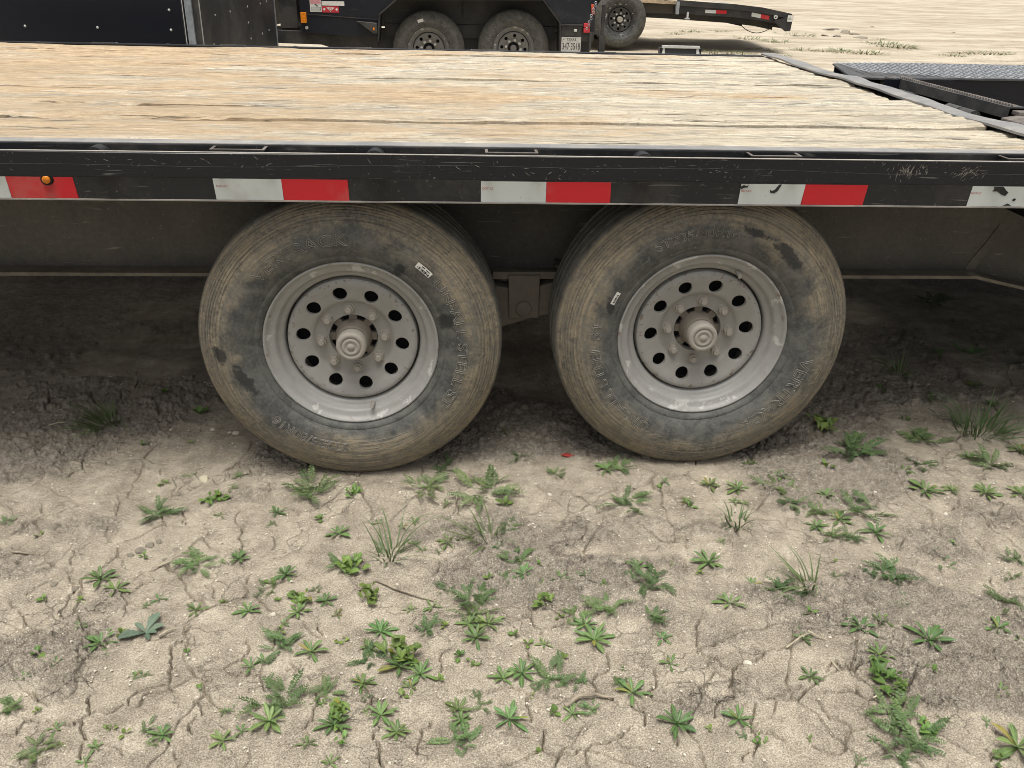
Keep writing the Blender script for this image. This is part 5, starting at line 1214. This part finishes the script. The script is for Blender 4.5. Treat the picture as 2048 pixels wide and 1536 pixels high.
for ent in WEEDS.split(';'):
    k, a, b, c = ent.split()
    if k in 'RFB' and int(b) > 1000 and r7.random() < 0.42:
        t = r7.uniform(0, 6.28); q = int(c) * r7.uniform(0.6, 1.2); x, y = int(int(a) + q * math.cos(t)), int(int(b) + 0.6 * q * math.sin(t))
        if 5 < x < 2043 and y < 1530: extra.append(f"{r7.choice('FSR')} {x} {y} {r7.randint(18, 30)}")
WEEDS += ';' + ';'.join(extra)
WPOS[:] = [(e.split()[0], int(e.split()[1]), int(e.split()[2])) for e in WEEDS.split(';')]; WXY = np.array([onZ(x, y, 0.0)[:2] for _, x, y in WPOS])
rw = random.Random(42)
for ent in WEEDS.split(';'):
    k, a, b, c = ent.split(); weed(k, int(a), int(b), int(c), rw)

# far grass patches beyond the trailers
fg = random.Random(8)
FARM = [grass_mesh(0.075, 80, (0, 0), 3.4, fg, 2.0) for _ in range(3)]
for i, (px, py, sc_) in enumerate(((1500, 78, 1.6), (1555, 84, 1.4), (1590, 72, 1.8), (1430, 105, 1.3), (1480, 108, 1.2), (1530, 100, 1.2), (1560, 112, 1.0), (1605, 100, 1.2), (1690, 104, 1.3), (1732, 106, 1.6), (1760, 88, 1.6), (1785, 92, 1.9), (1805, 96, 1.3), (1680, 100, 1.0), (1650, 102, 1.0), (1905, 112, 1.0), (1925, 107, 1.0), (1975, 107, 1.4), (2000, 107, 1.2), (1380, 64, 1.2), (1440, 62, 1.0), (1760, 78, 0.8), (1350, 68, 1.0))):
    g = onG(px, py); z = gz(g[0], g[1])
    o = empty('grass_patch', (g[0], g[1], z)); o.rotation_euler = (0, 0, fg.uniform(0, 6))
    link('grass_blades', FARM[i % 3], o, (0, 0, 0), None, (sc_ * 1.3, sc_ * 1.1, sc_ * 0.6))['kind'] = 'stuff'
    under = px < 1460 and py < 70
    tag(o, 'patch of short grass growing beneath the far dovetail trailer' if under else 'patch of short grass on the pale dirt beyond the wood deck', 'grass', 'grass patches beneath the far trailer' if under else 'grass patches on the far dirt')

# ------------------------------------------------------------------ stones, twigs, clods, debris
def rock_mesh(name, mat, seed, flat=0.6, sub=2):
    bm = bmesh.new(); bmesh.ops.create_icosphere(bm, subdivisions=sub, radius=1.0); rr = random.Random(seed)
    pl_ = [(Vector((rr.gauss(0, 1), rr.gauss(0, 1), rr.gauss(0, 1))).normalized(), rr.uniform(0.55, 0.9)) for _ in range(9)]
    for v in bm.verts:
        for nn, d in pl_:
            e = v.co.dot(nn) - d
            if e > 0: v.co -= nn * e
        v.co *= 1 + rr.uniform(-0.05, 0.05); v.co.z *= flat
    me = bpy.data.meshes.new(name); bm.to_mesh(me); bm.free(); me.materials.append(mat); return me
ROCK = [rock_mesh('stone', M['stone'], s) for s in range(4)]; YROCK = rock_mesh('stone', M['yellow_stone'], 9, 0.45); CLOD = [rock_mesh('dirt_clod', M['clod'], 20 + s, 0.75) for s in range(4)]
rs = random.Random(77)
def stone(px, py, wpx, label, me=None, name='stone', cat='stone', group=None, mz=0.35):
    g = onG(px, py); x, y = g[0], g[1]; z = gz(x, y); s = wpx * float((g - CAM) @ C_F) / FPX / 2
    o = link(name, me or rs.choice(ROCK), None, (x, y, z + s * mz * 0.5), (rs.uniform(-.3, .3), rs.uniform(-.3, .3), rs.uniform(0, 6)), s)
    tag(o, label, cat, group); return o
stone(410, 960, 24, 'flat yellowish stone on dirt ahead of the forward wheel', YROCK)
stone(987, 938, 18, 'small yellowish stone beside the gap between the wheels', YROCK)
stone(953, 1146, 11, 'white stone at the end of a crack out from the forward wheel')
stone(1495, 1328, 20, 'pale flat stone wedged in a crack far out from the rear wheel', ROCK[1])
stone(472, 868, 17, 'pale oval pebble beside the forward tyre, larger of a pair'); stone(459, 866, 9, 'little pale pebble beside the larger oval pebble by the forward tyre')
stone(425, 860, 12, 'round white pebble ahead of the forward tyre, apart from the pair')
stone(546, 1230, 13, 'small bright white stone out from the forward wheel among weeds')
stone(35, 1329, 9, 'white pebble on the cracked dirt beside a long crack', None)
for px, py, w_ in ((868, 1160, 9), (1043, 1396, 9), (388, 1319, 8), (1099, 990, 10), (1200, 1040, 8), (1750, 985, 9), (1680, 1011, 9), (1755, 1045, 8), (1892, 1030, 12), (1490, 1093, 8), (1710, 1150, 9), (1962, 1209, 8), (800, 985, 8), (1075, 1480, 7), (1660, 1275, 7), (56, 1257, 8), (772, 1140, 10), (795, 1170, 9), (124, 1198, 8), (193, 985, 8), (146, 910, 9), (342, 860, 8), (300, 985, 9)):
    stone(px, py, w_, 'small pale pebble lying loose on the dirt among the weeds', None, 'pebble', 'pebble', 'loose pale pebbles')
for px, py, w_ in ((1290, 915, 26), (1335, 918, 20), (1555, 885, 34), (1585, 868, 24), (1610, 850, 20), (1540, 905, 18), (1570, 850, 22), (1600, 880, 16), (1250, 912, 18), (1360, 922, 14), (1520, 912, 16), (1630, 838, 18)):
    stone(px, py, w_, 'crumbled dirt clod pressed up around the rear tyre', rs.choice(CLOD), 'dirt_clod', 'clod', 'dirt clods round the rear tyre', 0.5)
for px, py, w_ in ((282, 1103, 24), (300, 1092, 20), (262, 1112, 18), (318, 1085, 16), (150, 1178, 16), (110, 1170, 18), (350, 1100, 14), (330, 1120, 12), (190, 1215, 26)):
    stone(px, py, w_, 'lump of broken dry dirt out ahead of the forward wheel', rs.choice(CLOD), 'dirt_clod', 'clod', 'broken dirt lumps', 0.1)
for px, py, w_ in ((1655, 64, 26), (1668, 62, 22), (1690, 68, 30), (1708, 70, 24), (1720, 76, 30), (1675, 74, 26), (1650, 72, 18), (1905, 66, 10), (1745, 54, 12)):
    stone(px, py, w_, 'dark dirt lump on the pale dirt beyond the far trailer tail', rs.choice(CLOD), 'dirt_clod', 'clod', 'dark lumps on the far dirt', 0.0).scale.z *= 0.4
g = onG(1137, 914)
o = link('plastic_shard', MB().prism([(-0.022, -0.004), (0.0, -0.007), (0.021, -0.003), (0.018, 0.004), (-0.008, 0.006)], 0.0, 0.004, 'z').mesh('plastic_shard', M['red_shard'], False, 0.0008), None, (g[0], g[1], gz(g[0], g[1]) + 0.004), (0.25, 0.1, -0.15)); tag(o, 'small red plastic shard on dirt between the two tyres', 'shard')
def twig(pts, r, label, mat='twig', name='twig', cat='twig', group=None):
    W = []
    for px, py, h in pts:
        q = onG(px, py); W.append(Vector((q[0], q[1], gz(q[0], q[1]) + r * 0.7 + 0.003 + h)))
    c0 = W[len(W) // 2].copy(); W2 = []
    for a, b in zip(W, W[1:]):
        for k in range(3): W2.append(a.lerp(b, k / 3) + Vector((rs.uniform(-1, 1), rs.uniform(-1, 1), 0)) * r * 0.5)
    W2.append(W[-1]); n = len(W2)
    mb = MB().tube([q - c0 for q in W2], [r * (1 - 0.55 * i / n) for i in range(n)], 7)
    o = link(name, mb.mesh(name, M[mat], True), None, c0); tag(o, label, cat, group); return o
twig([(2, 1097, 0), (25, 1107, 0), (48, 1112, 0.004), (80, 1113, 0)], 0.0035, 'bare forked twig on dirt ahead of the forward wheel')
twig([(752, 1164, 0), (790, 1182, 0.003), (830, 1196, 0.003), (868, 1205, 0)], 0.0035, 'long dry twig lying below the broad-leaved weed out from the forward wheel')
twig([(1130, 1415, 0), (1160, 1402, 0.006), (1190, 1398, 0.006), (1228, 1401, 0.002)], 0.0045, 'curved brown stick beside a feathery weed far out from the wheel gap')
twig([(316, 1137, 0.002), (332, 1131, 0.003), (346, 1125, 0.002)], 0.0022, 'short pale straw stem next to a feathery weed', 'straw', 'straw', 'straw')
twig([(1572, 1300, 0.003), (1600, 1285, 0.012), (1618, 1275, 0.008)], 0.0020, 'pale straw crossing a rosette weed, pointing down and out', 'straw', 'straw', 'straw')
twig([(1614, 1272, 0.010), (1632, 1279, 0.006), (1650, 1283, 0.002)], 0.0020, 'short pale straw lying against the crossing straw on a rosette weed', 'straw', 'straw', 'straw')
twig([(1662, 1327, 0.002), (1672, 1340, 0.003), (1680, 1346, 0.001)], 0.0017, 'thin straw bit by a crack far out from the trailer', 'straw', 'straw', 'straw')
twig([(1745, 1400, 0.002), (1757, 1393, 0.003), (1765, 1388, 0.002)], 0.0017, 'thin straw bit below a bushy broad-leaved weed', 'straw', 'straw', 'straw')
twig([(318, 1278, 0.003), (335, 1268, 0.004), (350, 1262, 0.002)], 0.0024, 'tan dry stalk lying against the blue-grey thistle', 'straw', 'straw', 'straw')
twig([(100, 853, 0.002), (118, 850, 0.004), (132, 848, 0.002)], 0.0022, 'dry stalk in shade beside the swept-over grass clump', 'straw', 'straw', 'straw')
# fine pale gravel, far too many to count
def gravel():
    mb_v = []; mb_f = []; rr = np.random.default_rng(3); n = 9500; o = 0
    xs_ = rr.uniform(-1.15, 2.1, n); ys_ = -1.0 + 1.75 * rr.random(n) ** 1.0
    dens = fbm(xs_ * 3, ys_ * 3, 501, 3); keep = dens + rr.random(n) * 0.35 > 0.60
    xs_, ys_ = xs_[keep], ys_[keep]; zs = ground_base(xs_, ys_)
    base = np.array([(1, 0, 0), (-.5, .87, 0), (-.5, -.87, 0), (.35, .5, .7), (-.6, .1, .75), (.3, -.5, .65)])
    fac = [(0, 3, 5), (0, 1, 3), (1, 4, 3), (1, 2, 4), (2, 5, 4), (2, 0, 5), (3, 4, 5)]
    for x, y, z in zip(xs_, ys_, zs):
        s = 0.0011 + 0.0032 * rr.random() ** 3; a = rr.uniform(0, 6.28); c, sn = math.cos(a), math.sin(a)
        if (abs(x) < 0.12 or abs(x - 0.913) < 0.12) and 0.05 < y < 0.35: continue
        for b in base:
            mb_v.append((x + s * (b[0] * c - b[1] * sn), y + s * (b[0] * sn + b[1] * c), z + 0.0030 + s * b[2] * 0.8 - 0.0004))
        mb_f += [tuple(o + i for i in f) for f in fac]; o += 6
    mb = MB(); mb.v = mb_v; mb.f = mb_f
    g_ = link('gravel', mb.mesh('gravel', M['stone'], False, 0, False)); tag(g_, 'fine pale gravel scattered over the dirt', 'gravel', kind='stuff')
gravel()
